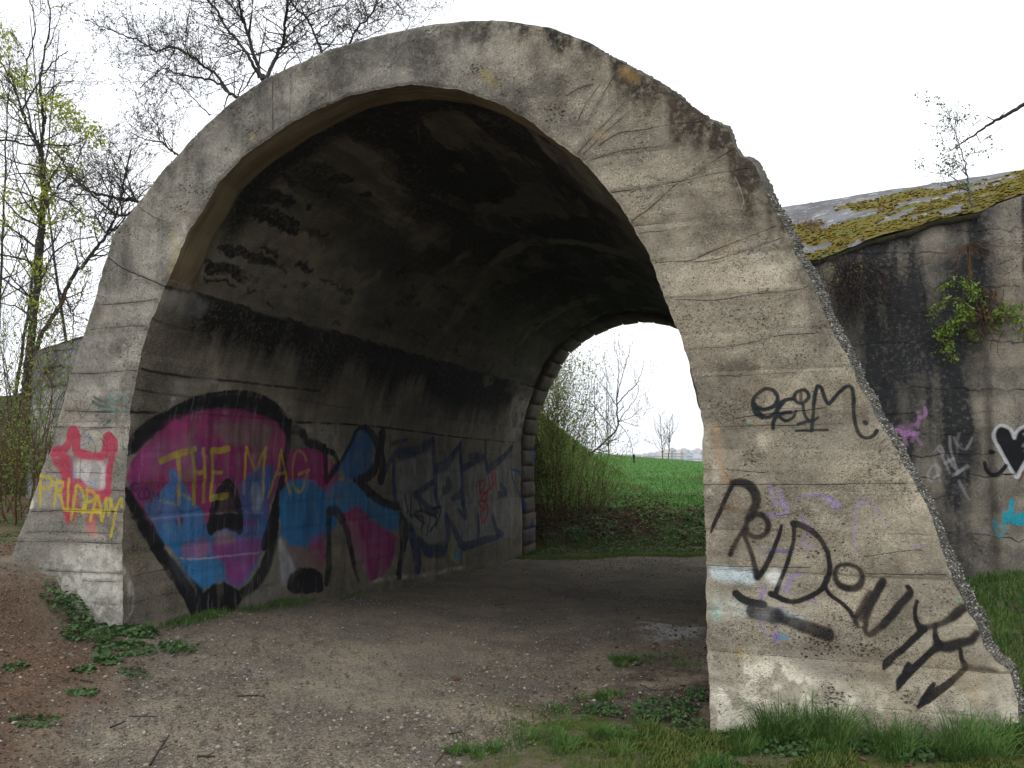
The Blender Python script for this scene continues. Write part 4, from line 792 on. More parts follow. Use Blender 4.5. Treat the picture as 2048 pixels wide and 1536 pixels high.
prg = np.random.default_rng(77); npb = 5200; pi_ = prg.integers(int(N*.71), N-30, npb); pk = prg.uniform(.3, 4.9, npb); pj = pk.astype(int); pf = (pk-pj)[:, None]
pp_ = Rw[pi_, pj]*(1-pf)+Rw[pi_, np.minimum(pj+1, Rw.shape[1]-1)]*pf
# back body of the barrel
db = np.array([1.0, 4, 7, DEND+.2]); Rb = np.stack([np.column_stack([OUT-NOUT*.16, np.full(N, x)])[::6] for x in db], 1)
obj('barrel_back', to_local(W(Rb[..., 0], Rb[..., 2], Rb[..., 1]).reshape(-1, 3), arch), gridfaces(len(Rb), 4), M_OUT, arch, smooth=True)
# inside surface
ds = np.concatenate([np.linspace(0, DS-.006, 7), np.linspace(DS+.006, 3.2, 70), np.linspace(3.2, DEND, 80)[1:]])
sub_i = np.arange(0, N, 2); I0 = INN[sub_i]; nn_ = NIN[sub_i]; sarc = ARC[sub_i]
DD, SS = np.meshgrid(ds, sarc); below_ = np.minimum(SS, LTOT-SS) < S_SPR
off = (fbm(DD*1.2, SS*1.5, 3, 5)-.5)*.05+(fbm(DD*6, SS*9, 5, 3)-.5)*.014
bi = (SS/.26) % 1; off = off+np.where(below_, (vn(np.floor(SS/.26)*2.3, DD*.2, 4)-.5)*.012-.010*np.exp(-(np.minimum(bi, 1-bi)*.26/.012)**2)*.8, 0)*-1
off = off*sst(0, .08, DD)
vaultm = ~below_
off = off+vaultm*sst(DS-.002, DS+.03, DD)*(.030+.03*fbm(SS*4, DD*0, 2, 4))
off = off+.020*np.exp(-((np.minimum(SS, LTOT-SS)-S_SPR)/.018)**2)*sst(.02, .1, DD)
NXn = nn_[:, None, :]; base = I0[:, None, :]+0*DD[..., None]
pos = base+NXn*off[..., None]
lipd = D_[sub_i, 0]; dpos = DD+lipd[:, None]*np.exp(-(DD/.04))
rin = ri[sub_i]*np.exp(-(DD/.10)); pos = pos+NXn*rin[..., None]
Vi = W(pos[..., 0], dpos, pos[..., 1]).reshape(-1, 3); uvi = IC.uv(DD, SS).reshape(-1, 2)
ring_n = 7; nD = len(ds)
FI = gridfaces(len(sub_i), nD, flip=True); col = FI.min(1) % nD; s_mid = SS.ravel()[FI].mean(1); bl = np.minimum(s_mid, LTOT-s_mid) < S_SPR
def part_from(name, sel):
    f = FI[sel]; ids = np.unique(f); mp_ = np.full(len(Vi), -1, np.int64); mp_[ids] = np.arange(len(ids))
    return obj(name, to_local(Vi[ids], arch), mp_[f], M_TUN, arch, uv=uvi[ids], smooth=True)
isl = s_mid < LTOT/2
part_from('side_wall', bl & isl); part_from('side_wall', bl & ~isl)
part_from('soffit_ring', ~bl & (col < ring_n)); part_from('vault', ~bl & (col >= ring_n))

# dressed stones round the far mouth
M_ST = concrete('stone', None, None, cA=(.245, .200, .155), cB=(.150, .125, .100), grain=1.1)
_n = M_ST.node_tree; _b = [x for x in _n.nodes if x.type == 'BSDF_PRINCIPLED'][0]; _src = _b.inputs['Base Color'].links[0].from_socket
_g = M.__new__(M); _g.t = _n; _g.m = M_ST; _g.b = _b; _g.tc = None
_s = _g.n('ShaderNodeSeparateXYZ'); _g.l(_g.obj(), _s.inputs[0])
_mk = _g.math('MULTIPLY', _g.ramp(_g.noise(2.4, 4, .6, vec=_g.obj((1.2, 1.2, .8))), .53, .57), _g.math('MULTIPLY', _g.math('MULTIPLY', _g.ramp(_s.outputs[2], 1.9, 1.6), _g.ramp(_s.outputs[0], 3.0, 1.6), True), _g.ramp(_s.outputs[2], -.1, .2), True), True)
_g.base(_g.mix(_g.math('MULTIPLY', _mk, .8), _src, (.025, .060, .20)))
M_MOR = concrete('mortar', None, None, cA=(.09, .08, .07), cB=(.06, .055, .05))
k_ = np.arange(0, N, 10); bb = np.stack([np.column_stack([INN[k_]+NIN[k_]*.03, np.full(len(k_), DEND-.02)]), np.column_stack([INN[k_]+NIN[k_]*.03, np.full(len(k_), DEND+.76)]), np.column_stack([OUT[k_]-NOUT[k_]*.05, np.full(len(k_), DEND+.76)]), np.column_stack([OUT[k_]-NOUT[k_]*.05, np.full(len(k_), DEND+.15)])], 1)
obj('mortar_ring', to_local(W(bb[..., 0], bb[..., 2], bb[..., 1]).reshape(-1, 3), arch), gridfaces(len(k_), 4, flip=True), M_MOR, arch)
nst = int(LTOT/.305); cuts = np.linspace(0, LTOT, nst+1); srr = np.random.default_rng(8)
def block(pp, nrm, d0, d1, th, prr):                              # a rough-faced stone laid along the curve
    n = 4; q = []
    for i in range(n):
        for j in range(n):
            for k in range(n):
                if 0 < i < n-1 and 0 < j < n-1 and 0 < k < n-1: continue
                q.append((i, j, k))
    idx = {c: i for i, c in enumerate(q)}; V = []
    for (i, j, k) in q:
        f = i/(n-1); c = pp[0]*(1-f)+pp[1]*f; m_ = nrm[0]*(1-f)+nrm[1]*f
        rad = (j/(n-1))*th; dd = d0+(d1-d0)*k/(n-1)
        bul = prr.uniform(-.012, .012); edgec = (i in (0, n-1))+(j == 0)+(k in (0, n-1))
        inw = -.020*(1 if edgec < 2 else .55)+bul*.6
        pt = c+m_*(rad+(inw if j == 0 else 0)); dd += prr.uniform(-.01, .01)
        V.append(W(pt[0], dd, pt[1]))
    F = []
    for ax in range(3):
        for s_ in (0, n-1):
            for a in range(n-1):
                for b in range(n-1):
                    def g(a_, b_):
                        c = [0, 0, 0]; c[ax] = s_; o = [x for x in range(3) if x != ax]; c[o[0]] = a_; c[o[1]] = b_; return idx[tuple(c)]
                    f = [g(a, b), g(a+1, b), g(a+1, b+1), g(a, b+1)]
                    F.append(f if (s_ == 0) == (ax != 1) else f[::-1])
    return np.array(V), np.array(F)
for i in range(nst):
    a, b = cuts[i]+.009, cuts[i+1]-.009; m_ = (a+b)/2
    if np.interp(m_, ARC, INN[:, 1]) < -.35: continue
    P2 = [np.array([np.interp(v, ARC, INN[:, 0]), np.interp(v, ARC, INN[:, 1])]) for v in (a, b)]
    N2 = [np.array([np.interp(v, ARC, NIN[:, 0]), np.interp(v, ARC, NIN[:, 1])]) for v in (a, b)]
    V, Fq = block(P2, N2, DEND+.005, DEND+.80+(.05 if i % 2 else 0), .48, srr)
    obj('stone', to_local(V, arch), Fq, M_ST, arch)

# ================================================================== WING WALLS
Z5 = (1560, 300, 4.197); ZH = (1880, 820, 5.12); DW = 3.5
WC = Canvas(4.6, 11.5, .0, 6.0, 150, seed=13)
def WH(z, pts): return [on_d(x, y, DW) for x, y in Zm(z, pts)]
def wsx(z, pts, wm, color=(.01, .01, .012), op=.9, soft=.008, wear=.2, ch=None, jit=.3):
    p = smooth_line(WH(z, pts), 5) if len(pts) > 2 else np.array(WH(z, pts)); WC.stroke(p, wm, color, op, soft, wear, ch, jit)
heart = [(745,290),(725,240),(690,190),(640,165),(590,165),(550,195),(532,250),(545,320),(585,390),(640,490),(700,590),(765,690),(800,620),(850,540),(920,430),(965,340),(985,260),(970,200),(930,165),(880,160),(830,175),(790,200),(760,240)]
WC.poly(WH(ZH, heart), (.010, .010, .012), .96, .006, .08, None, .3)
WC.stroke(smooth_line(WH(ZH, heart+[heart[0]]), 4), .030, (.55, .55, .56), .85, .008, .15, None, .3)
for p in ([(830,370),(850,350),(870,400)], [(850,420),(880,430)], [(840,250),(860,260)]): wsx(ZH, p, .02, (.4, .4, .4), .6)
wsx(ZH, [(455,540),(470,600),(520,660),(580,650),(630,610),(660,570)], .034, (.012, .014, .02)); wsx(ZH, [(650,660),(740,660)], .018, (.02, .012, .015), .8); wsx(ZH, [(515,430),(519,434)], .045, (.012, .014, .02), .85)
wsx(ZH, [(790,730),(830,640)], .02, (.12, .02, .03), .6)
CY = (.02, .33, .42)
for p in ([(720,930),(715,1000),(710,1080),(735,1140),(790,1150)], [(700,1060),(660,1050),(645,1090),(665,1130),(700,1120)], [(770,1070),(775,1120),(820,1130),(850,1080)], [(830,1060),(830,1120),(880,1150),(930,1120),(950,1060)], [(980,1060),(985,1130),(1020,1140)], [(760,1155),(900,1155),(1040,1150)], [(1060,1060),(1050,1140)], [(1060,1080),(1110,1060),(1120,1140)]): wsx(ZH, p, .042, CY, .9)
for p in ([(545,1130),(555,1200),(600,1280),(660,1210),(670,1160),(640,1150),(600,1190),(560,1140)], [(600,1290),(620,1300)]): wsx(ZH, p, .03, CY, .5, .012, .4)
PK = (.42, .22, .42)
WC.poly(WH(Z4, [(1225,360),(1300,330),(1370,315),(1385,360),(1330,400),(1240,400)]), PK, .7, .02, .4)
for p in ([(1240,380),(1300,390),(1385,400)], [(1280,400),(1310,470)], [(1350,400),(1400,465)], [(1385,300),(1375,360)], [(1380,270),(1400,300),(1430,270),(1420,240)], [(1300,420),(1340,410),(1345,450)]): wsx(Z4, p, .04, PK, .6, .01, .3)
WTG = (.33, .32, .33)
for p in ([(1440,660),(1480,600),(1520,640),(1460,700),(1440,660)], [(1480,520),(1520,480),(1540,530),(1500,500)], [(1480,560),(1520,700)], [(1530,540),(1580,650)], [(1580,420),(1590,520),(1630,640)], [(1610,430),(1630,520)], [(1640,400),(1630,470),(1680,500),(1720,430)], [(1600,670),(1690,600)], [(1620,660),(1700,610)], [(1550,590),(1600,560)], [(1640,700),(1700,820)], [(1570,560),(1610,620)]): wsx(Z4, p, .028, WTG, .5, .010, .35)
WC.poly(WH(Z4, [(1600,720),(1680,700),(1690,770),(1620,790)]), WTG, .35, .04, .3)
X, Y = WC.X, WC.Y
top = np.interp(X, [on_d(1620, 520, DW)[0], on_d(2048, 395, DW)[0]], [on_d(1620, 520, DW)[1], on_d(2048, 395, DW)[1]])
bl_ = fbm(X*1.9+2, Y*.8, 9, 5); st_ = fbm(X*6.5, Y*.6, 6, 4)
xr = np.interp(X, [5, on_d(1960, 500, DW)[0], on_d(2010, 500, DW)[0], 11], [1, 1, .12, .25])
dkw = np.clip(.15+(bl_-.34)*3.8+(st_-.5)*2.4+.45*sst(2.1, .3, top-Y)-.55*sst(1.6, 2.9, top-Y), 0, 1)*xr
WC.g['dark'] = (dkw*.93).astype(np.float32)
for p, o_ in (([(1660,560),(1740,500),(1750,600),(1700,660),(1660,620)], .75), ([(1700,650),(1860,600),(1960,620),(1950,760),(1850,760),(1800,800),(1740,740)], .85), ([(1850,520),(1960,480),(1990,560),(1960,660),(1900,600)], .8)):
    WC.poly([on_d(x, y, DW) for x, y in p], ch='dark', op=o_, soft=.14)
for p in ([(1560,1080),(1700,1050),(1860,1060),(1990,1072),(2060,1080)], [(1886,457),(1960,461),(2060,463)], [(1700,775),(1860,776),(2060,781)], [(1790,870),(1880,868),(1957,867)], [(1790,914),(1880,910),(1990,904)], [(1820,957),(1920,953),(2020,950)], [(1850,994),(1960,988)], [(1820,500),(1840,560),(1860,700)], [(1700,610),(1780,612),(1850,625),(1905,622)], [(1990,535),(2048,500)], [(1870,575),(2060,572)], [(1700,505),(1900,503)], [(1680,690),(1900,682),(2060,688)], [(1740,830),(1990,825)]):
    WC.stroke(smooth_line([on_d(x, y, DW) for x, y in p], 6), .010, ch='crack', op=.7, soft=.006, jit=2.2)
WC.stroke([on_d(1968, 700, DW), on_d(1990, 1100, DW)], .05, ch='dark', op=.35, soft=.04); WC.stroke([on_d(2044, 400, DW), on_d(2046, 560, DW)], .04, ch='crack', op=.7, soft=.01)
wt = .5+(vn(np.floor((Y+WC.jx)/.27)*4.1, X*.4, 2)-.5)*.35+(fbm(X*1.1, Y*1.2, 19, 4)-.5)*.6+.18*sst(on_d(1975, 700, DW)[0]-.1, on_d(1975, 700, DW)[0]+.15, X)
WC_P = WC.paint_image('wing_paint'); WC_D = WC.dirt_image('wing_dirt', np.clip(wt, 0, 1))
M_WING = concrete('wing_concrete', WC_P, WC_D, cA=(.31, .275, .22), cB=(.215, .195, .165), dark=(.030, .031, .033))
def slabmat():
    m = M('mossy_slab', .92, .2)
    c = m.mix(m.ramp(m.noise(2.3, 5, .65), .38, .62), (.20, .205, .215), (.125, .125, .128))
    c = m.mix(m.ramp(m.noise(9, 5, .7), .56, .62, 0, .7), c, (.46, .46, .43)); c = m.mix(m.ramp(m.noise(40, 4, .8), .5, .7, 0, .5), c, (.06, .06, .055))
    mo = m.attr('moss'); g = m.mix(m.ramp(m.noise(7, 5, .7), .4, .6), (.19, .165, .025), (.15, .095, .022)); g = m.mix(m.ramp(m.noise(2.2, 3), .5, .65, 0, .7), g, (.12, .155, .03))
    g = m.mix(m.ramp(m.noise(60, 4, .8), .45, .65, 0, .6), g, (.04, .03, .01))
    c = m.mix(m.ramp(mo, .45, .55), c, g); m.base(c); m.bump(m.math('ADD', m.noise(50, 5, .8), m.math('MULTIPLY', mo, 1.0)), .9, .02); return m.m
M_SLAB = slabmat()
M_MOSS = rough_mat('moss', (.27, .225, .028), (.20, .13, .022), 9, (.16, .19, .035), bump=1, bd=.03)
def interp_line(px1, px2, d):
    a, b = on_d(*px1, d), on_d(*px2, d); return lambda u: a[1]+(u-a[0])*(b[1]-a[1])/(b[0]-a[0])
tR = interp_line((1620, 522), (2048, 396), DW); tR2 = interp_line((1562, 417), (2048, 339), DW+3.1)
wr = empty('retaining_wall', (*W(8, DW, 0)[:2], .5), 'dark stained concrete wall with a black heart, sloping mossy top, right of the arch', 'wall'); wr['kind'] = 'thing'
uu = np.linspace(4.75, 14.0, 330); vv = np.linspace(0, 1, 120)
UU, VV = np.meshgrid(uu, vv, indexing='ij'); TT = tR(UU)+(fbm(UU*3, UU*0, 4, 4)-.5)*.09; WW = -.1+(TT+.1)*VV
step = -.06*sst(on_d(1968, 700, DW)[0]-.015, on_d(1968, 700, DW)[0]+.015, UU)
Dq = DW+(fbm(UU*1.5, WW*1.7, 5, 5)-.5)*.07+(fbm(UU*11, WW*11, 7, 3)-.5)*.02+step
obj('wall_face', to_local(W(UU, Dq, WW).reshape(-1, 3), wr), gridfaces(330, 120, flip=True), M_WING, wr, uv=WC.uv(UU, WW).reshape(-1, 2), smooth=True)
sv = np.linspace(0, 1, 110); US, VS = np.meshgrid(uu, sv, indexing='ij')
lo = tR(US)+(fbm(US*3, US*0, 4, 4)-.5)*.09; hi = tR2(US); DSl = DW-.05+VS*3.25+(fbm(US*2.4, VS*0, 12, 4)-.5)*.10*(VS < .02); WS = lo+(hi-lo)*(VS*3.3/3.2)
moss = fbm(US*2.3, VS*6.5, 17, 5)+.24*sst(6.9, 9.6, US)*sst(1.0, .3, VS)+.05+.25*sst(.16, .0, VS)-.20*sst(.55, 1.0, VS)-.04*sst(6.4, 5.4, US)
mossf = sst(.45, .54, moss)
WS = WS+mossf*(.006+.02*fbm(US*9, VS*22, 3, 3))+(fbm(US*3, VS*6, 5, 3)-.5)*.03
obj('sloping_slab', to_local(W(US, DSl, WS).reshape(-1, 3), wr), gridfaces(330, 110, flip=True), M_SLAB, wr, smooth=True, attrs={'moss': mossf.ravel()})
# slab lip (front thickness)
lip = np.stack([W(uu, DW-.05, lo[:, 0]), W(uu, DW-.045, lo[:, 0]-.025-.03*vn(uu*9, uu*0)), W(uu, DW+.1, lo[:, 0]-.05)], 1)
obj('slab_edge', to_local(lip.reshape(-1, 3), wr), gridfaces(330, 3), rough_mat('dark_edge', (.03, .028, .022), (.06, .052, .03), 9, (.12, .10, .03)), wr)
cap = np.stack([W(uu, DW+3.2, hi[:, 0]), W(uu, DW+3.6, hi[:, 0]-.02), W(uu, DW+3.9, hi[:, 0]-2.5)], 1)
obj('back_edge', to_local(cap.reshape(-1, 3), wr), gridfaces(330, 3, flip=True), M_OUT, wr)
# left wing wall
tL = interp_line((62, 706), (160, 676), DW)
uL0, uL1 = on_d(62, 800, DW)[0], -.55
wl = empty('retaining_wall', (*W(-2.2, DW, 0)[:2], .8), 'bluish grey concrete wall with thin yellow moss on top, left of the arch', 'wall'); wl['kind'] = 'thing'
uu = np.linspace(uL0, uL1, 90); UU, VV = np.meshgrid(uu, np.linspace(0, 1, 70), indexing='ij'); TT = tL(UU); WW = .3+(TT-.3)*VV
UUs = UU+(.12*(1-VV))*(UU-uL1)/(uL0-uL1)*0
Dq = DW+(fbm(UU*1.5, WW*1.7, 6, 5)-.5)*.06+(fbm(UU*9, WW*9, 7, 3)-.5)*.02
LC = Canvas(uL0-.2, uL1+.2, 0, 4, 70, seed=17); X, Y = LC.X, LC.Y
LC.g['dark'] = (np.clip((fbm(X*3, Y*1.1, 9, 5)-.44)*2.6, 0, 1)*.75).astype(np.float32)
for p in ([(90,742),(120,730),(130,735)], [(60,820),(150,815)], [(68,775),(150,768)], [(60,712),(150,695)]): LC.stroke([on_d(x, y, DW) for x, y in p], .03 if p[0][0] == 90 else .02, ch='crack', op=.85, soft=.01, jit=1.5)
LC.poly([on_d(x, y, DW) for x, y in [(90,735),(112,728),(108,742),(86,750)]], ch='crack', op=.9, soft=.02)
LC.poly([on_d(x, y, DW) for x, y in [(84,765),(122,758),(118,800),(82,806)]], ch='light', op=.4, soft=.04); LC.poly([on_d(x, y, DW) for x, y in [(62,812),(110,806),(104,870),(70,880)]], ch='light', op=.4, soft=.04)
M_WL = concrete('left_wing_concrete', None, LC.dirt_image('left_wing_dirt', np.clip(.5+(vn(np.floor(Y/.33), np.floor(X/.6+.5*(np.floor(Y/.33) % 2)), 3)-.5)*.5, 0, 1)), cA=(.36, .365, .38), cB=(.25, .255, .27), dark=(.05, .052, .058))
obj('wall_face', to_local(W(UU, Dq, WW).reshape(-1, 3), wl), gridfaces(90, 70, flip=True), M_WL, wl, uv=LC.uv(UU, WW).reshape(-1, 2), smooth=True)
endv = np.linspace(.3, 1, 20)
hh = tL(uL0); E_ = np.stack([W(uL0, DW+(fbm(endv*4, endv*0, 3)-.5)*.04, .3+(hh-.3)*np.linspace(0, 1, 20)), W(uL0-.35, DW+.5, (.3+(hh-.3)*np.linspace(0, 1, 20))), W(uL0-.3, DW+2.5, (.3+(hh-.3)*np.linspace(0, 1, 20)))], 1)
obj('wall_end', to_local(E_.reshape(-1, 3), wl), gridfaces(20, 3), M_WL, wl)
SV, UV_ = np.meshgrid(np.linspace(0, 1, 26), uu, indexing='xy'); US, VS = UV_, SV
ws = tL(US)+.36*VS+(fbm(US*6, VS*9, 3, 4)-.5)*.07
obj('mossy_top', to_local(W(US, DW-.03+VS*1.3, ws).reshape(-1, 3), wl), gridfaces(90, 26, flip=True), M_MOSS, wl, smooth=True)
# embankments behind the wing walls
M_EMB = rough_mat('embankment_soil', (.060, .045, .030), (.038, .046, .018), 4, (.10, .07, .045), bump=1, bd=.05)
def embank(u0, u1, topf, endu=None):
    u_ = np.linspace(u0, u1, 150); d_ = np.linspace(.2, 15, 110); UU, DDD = np.meshgrid(u_, d_, indexing='ij')
    xy = W(UU, DDD, 0); g = H(xy[..., 0], xy[..., 1])
    a = np.full_like(UU, DW+.12); b = np.full_like(UU, DW+.34)
    if endu is not None:
        k = sst(endu, endu-.8, UU); a = a*(1-k)+.6*k; b = b*(1-k)+6.2*k
    t = np.clip((DDD-a)/(b-a), 0, 1)*sst(14.6, 10.6, DDD)
    z = g-.15+(topf(UU, DDD)-g+.15)*t+(fbm(UU*1.2, DDD*1.2, 4, 5)-.5)*.35*t*sst(DW+.4, DW+1.5, DDD+3*(UU < (endu if endu is not None else -99)))
    return tag(obj('embankment', W(UU, DDD, z).reshape(-1, 3), gridfaces(150, 110, flip=True), M_EMB, smooth=True), kind='structure')
embank(-24, -.5, lambda u, d: tL(np.maximum(u, uL0))-.55+.25*np.clip(d-DW, 0, 1.2), endu=uL0-.2)
embank(5.1, 30, lambda u, d: np.where(d < DW+3.2, tR(np.minimum(u, 14))-.25+(tR2(np.minimum(u, 14))-tR(np.minimum(u, 14)))*np.clip((d-DW)/3.2, 0, 1), tR2(np.minimum(u, 14))-.6))

# ================================================================== VEGETATION TOOLS
class Tubes:
    def __init__(s): s.V = []; s.F = []; s.n = 0
    def add(s, p, r, k=5):
        p = np.asarray(p, float); n = len(p)
        r = np.full(n, r) if np.isscalar(r) else np.asarray(r, float)
        t = np.gradient(p, axis=0); t /= np.linalg.norm(t, axis=1)[:, None]+1e-9
        a = np.cross(t, [.31, .17, .93]); a /= np.linalg.norm(a, axis=1)[:, None]+1e-9; b = np.cross(t, a)
        th = np.arange(k)*2*np.pi/k
        V = p[:, None, :]+r[:, None, None]*(a[:, None, :]*np.cos(th)[None, :, None]+b[:, None, :]*np.sin(th)[None, :, None])
        i = np.arange(n-1)[:, None]*k; j = np.arange(k)[None, :]; j2 = (j+1) % k
        F = np.stack([i+j, i+j2, i+k+j2, i+k+j], -1).reshape(-1, 4)+s.n
        s.V.append(V.reshape(-1, 3)); s.F.append(F); s.n += n*k
    def build(s, name, mat, parent, o=None):
        if not s.V: return None
        V = np.vstack(s.V); V = to_local(V, parent) if parent else V
        return obj(name, V, np.vstack(s.F), mat, parent, smooth=True)
def unit(v): v = np.asarray(v, float); return v/(np.linalg.norm(v, axis=-1, keepdims=True)+1e-9)
def leaves_mesh(pos, dirs, ups, size, wid=.5, bend=.25):
    n = len(pos); d = unit(dirs); u = unit(ups); s_ = unit(np.cross(d, u)); u = np.cross(s_, d)
    size = np.broadcast_to(size, (n,))[:, None]
    prof = [(0, 0), (.35, .5), (.35, -.5), (.72, .38), (.72, -.38), (1, 0)]
    V = np.stack([pos+d*size*a+s_*size*wid*b-u*size*bend*a*a for a, b in prof], 1)
    o = np.arange(n)[:, None]*6
    T = np.concatenate([o+np.array([[0, 2, 1]]), o+np.array([[3, 4, 5]])]); Q = o+np.array([[1, 2, 4, 3]])
    return V.reshape(-1, 3), [T, Q]
def blades_mesh(pos, h, w, az, lean):
    n = len(pos); dx = np.stack([np.cos(az), np.sin(az), np.zeros(n)], 1); sx = np.stack([-np.sin(az+.6), np.cos(az+.6), np.zeros(n)], 1)
    h = h[:, None]; w = w[:, None]; lean = lean[:, None]; up = np.array([0, 0, 1.])
    a = pos+sx*w; b = pos-sx*w; m = pos+up*h*.55+dx*h*lean*.30; t = pos+up*h*(1-.35*lean)+dx*h*lean*.95
    m2 = pos+up*h*.85*(1-.1*lean)+dx*h*lean*.62
    V = np.stack([a, b, m+sx*w*.85, m-sx*w*.85, m2+sx*w*.5, m2-sx*w*.5, t], 1)
    o = np.arange(n)[:, None]*7
    return V.reshape(-1, 3), [np.concatenate([o+np.array([[0, 1, 3, 2]]), o+np.array([[2, 3, 5, 4]])]), o+np.array([[4, 5, 6]])]
def leaf_mat(name, a, b, c=None, trans=.3, scale=3):
    m = M(name, .6, .25); n = m.noise(scale, 3, .6, vec=m.obj()); col = m.mix(m.ramp(n, .35, .65), a, b)
    if c: col = m.mix(m.ramp(m.noise(scale*9, 2, .5), .55, .65, 0, .8), col, c)
    m.base(col); tr = m.n('ShaderNodeBsdfTranslucent'); m.put(tr.inputs['Color'], col); ms = m.n('ShaderNodeMixShader'); ms.inputs[0].default_value = trans
    m.l(m.b.outputs[0], ms.inputs[1]); m.l(tr.outputs[0], ms.inputs[2]); m.l(ms.outputs[0], m.o.inputs['Surface']); return m.m
M_BARK = rough_mat('bark', (.052, .047, .040), (.030, .028, .025), 9, (.075, .080, .055), bd=.01)
M_BARKP = rough_mat('pale_bark', (.16, .15, .145), (.09, .085, .085), 9, bd=.006)
M_TWIG = rough_mat('twig_bark', (.050, .040, .036), (.032, .027, .026), 12, bump=.2)
M_BROWN = rough_mat('brown_stem', (.160, .088, .045), (.085, .050, .030), 12, bump=.2)
M_LFY = leaf_mat('spring_leaf', (.42, .46, .05), (.30, .36, .05), (.50, .52, .10), .45)
M_LFG = leaf_mat('green_leaf', (.12, .20, .03), (.19, .25, .05), (.26, .29, .08), .4)
M_LFF = leaf_mat('far_shrub_leaf', (.17, .27, .04), (.24, .31, .06), (.32, .34, .09), .45)
M_LFD = leaf_mat('dark_leaf', (.040, .090, .028), (.065, .125, .038), (.10, .17, .06), .2, 12)
M_BUD = leaf_mat('bud', (.060, .055, .040), (.09, .10, .045), None, .15)
M_GRS = leaf_mat('grass_blade', (.050, .125, .024), (.090, .180, .036), (.17, .21, .06), .3, 3.2)
M_GRY = leaf_mat('moss_grass', (.080, .120, .022), (.120, .140, .030), (.045, .095, .02), .22, 4)
M_DEAD = rough_mat('dead_leaf', (.125, .066, .036), (.060, .034, .022), 7, (.21, .135, .085), bump=.3)

class Tree:
    def __init__(s, name, base, label, cat, group=None, seed=1, twig=M_TWIG, trunk=M_BARK):
        s.e = empty(name, base, label, cat, group); s.T = Tubes(); s.C = Tubes(); s.L = []; s.rng = np.random.default_rng(seed); s.mt, s.mc = trunk, twig; s.B = []
    def limb(s, pts, r0, r1, k=7, wob=.02, trunk=True):
        p = smooth_line(pts, 6); n = len(p); t = np.linspace(0, 1, n)
        p = p+(s.rng.normal(size=(n, 3))*wob*.4); r = r0+(r1-r0)*t
        (s.T if trunk else s.C).add(p, r, k); return p, r
    def twig(s, p, d, L, r, lev, up=.15, spread=.7, dens=1.0, bud=True, wig=.16):
        n = max(4, int(L/.12)); n = min(n, 9); st = L/n; q = [np.array(p, float)]; d = unit(d)
        for i in range(n):
            d = unit(d+s.rng.normal(size=3)*wig+np.array([0, 0, up*.25])); q.append(q[-1]+d*st)
        q = np.array(q); rr_ = np.linspace(r, max(.0022, r*.35), n+1); s.C.add(q, rr_, 3 if r < .008 else 4)
        if bud:
            for j in range(1, n+1):
                if s.rng.random() < .8: s.B.append(q[j]+s.rng.normal(size=3)*.008)
        s.ends.append((q[-1], d))
        if lev > 0:
            m = s.rng.poisson(max(.5, L*4.2*dens))+1
            for _ in range(m):
                j = s.rng.integers(1, n+1); dd = unit(q[j]-q[j-1]); o = unit(s.rng.normal(size=3)); o = unit(o-dd*(o@dd))
                s.twig(q[j], dd*(1-spread*.55)+o*spread, L*s.rng.uniform(.35, .62), max(.0026, rr_[j]*.62), lev-1, up, spread, dens, bud, wig)
    ends = []
    def sprout(s, p, r, n, L, lev=2, up=.2, spread=.8, dens=1.0, t0=.0, bias=None, bud=True, wig=.16, rs=.5):
        for _ in range(n):
            j = int(s.rng.uniform(t0, 1)*(len(p)-2))+1; dd = unit(p[min(j+1, len(p)-1)]-p[j-1]); o = unit(s.rng.normal(size=3))
            o = unit(o-dd*(o@dd)+(np.array(bias) if bias is not None else 0))
            s.twig(p[j], dd*.45+o*spread, L*s.rng.uniform(.55, 1.15), min(r[j]*rs, .016), lev, up, spread, dens, bud, wig)
    def leafcloud(s, centers, n, rad, size, mat, name='foliage', droop=.3, wid=.55):
        c = np.asarray(centers); i = s.rng.integers(0, len(c), n); pos = c[i]+s.rng.normal(size=(n, 3))*rad
        d = s.rng.normal(size=(n, 3)); d[:, 2] -= droop; u = s.rng.normal(size=(n, 3)); u[:, 2] += 1
        V, F = leaves_mesh(pos, d, u, s.rng.uniform(.6, 1.3, n)*size, wid); o = obj(name, to_local(V, s.e), F, mat, s.e); o['kind'] = 'stuff'; return o
    def finish(s, buds=None, budsize=.014, trunkname='trunk', crownname='crown'):
        s.T.build(trunkname, s.mt, s.e); s.C.build(crownname, s.mc, s.e)
        if buds and s.B:
            b = np.array(s.B); n = len(b); V, F = leaves_mesh(b, s.rng.normal(size=(n, 3))+[0, 0, .4], s.rng.normal(size=(n, 3)), s.rng.uniform(.6, 1.4, n)*budsize, .6)
            o = obj('buds', to_local(V, s.e), F, buds, s.e); o['kind'] = 'stuff'
def PP(pts, dep): return [P(x, y, dep[i] if hasattr(dep, '__len__') else dep) for i, (x, y) in enumerate(pts)]
def pxr(w, dep): return w*.5*dep/F_PX

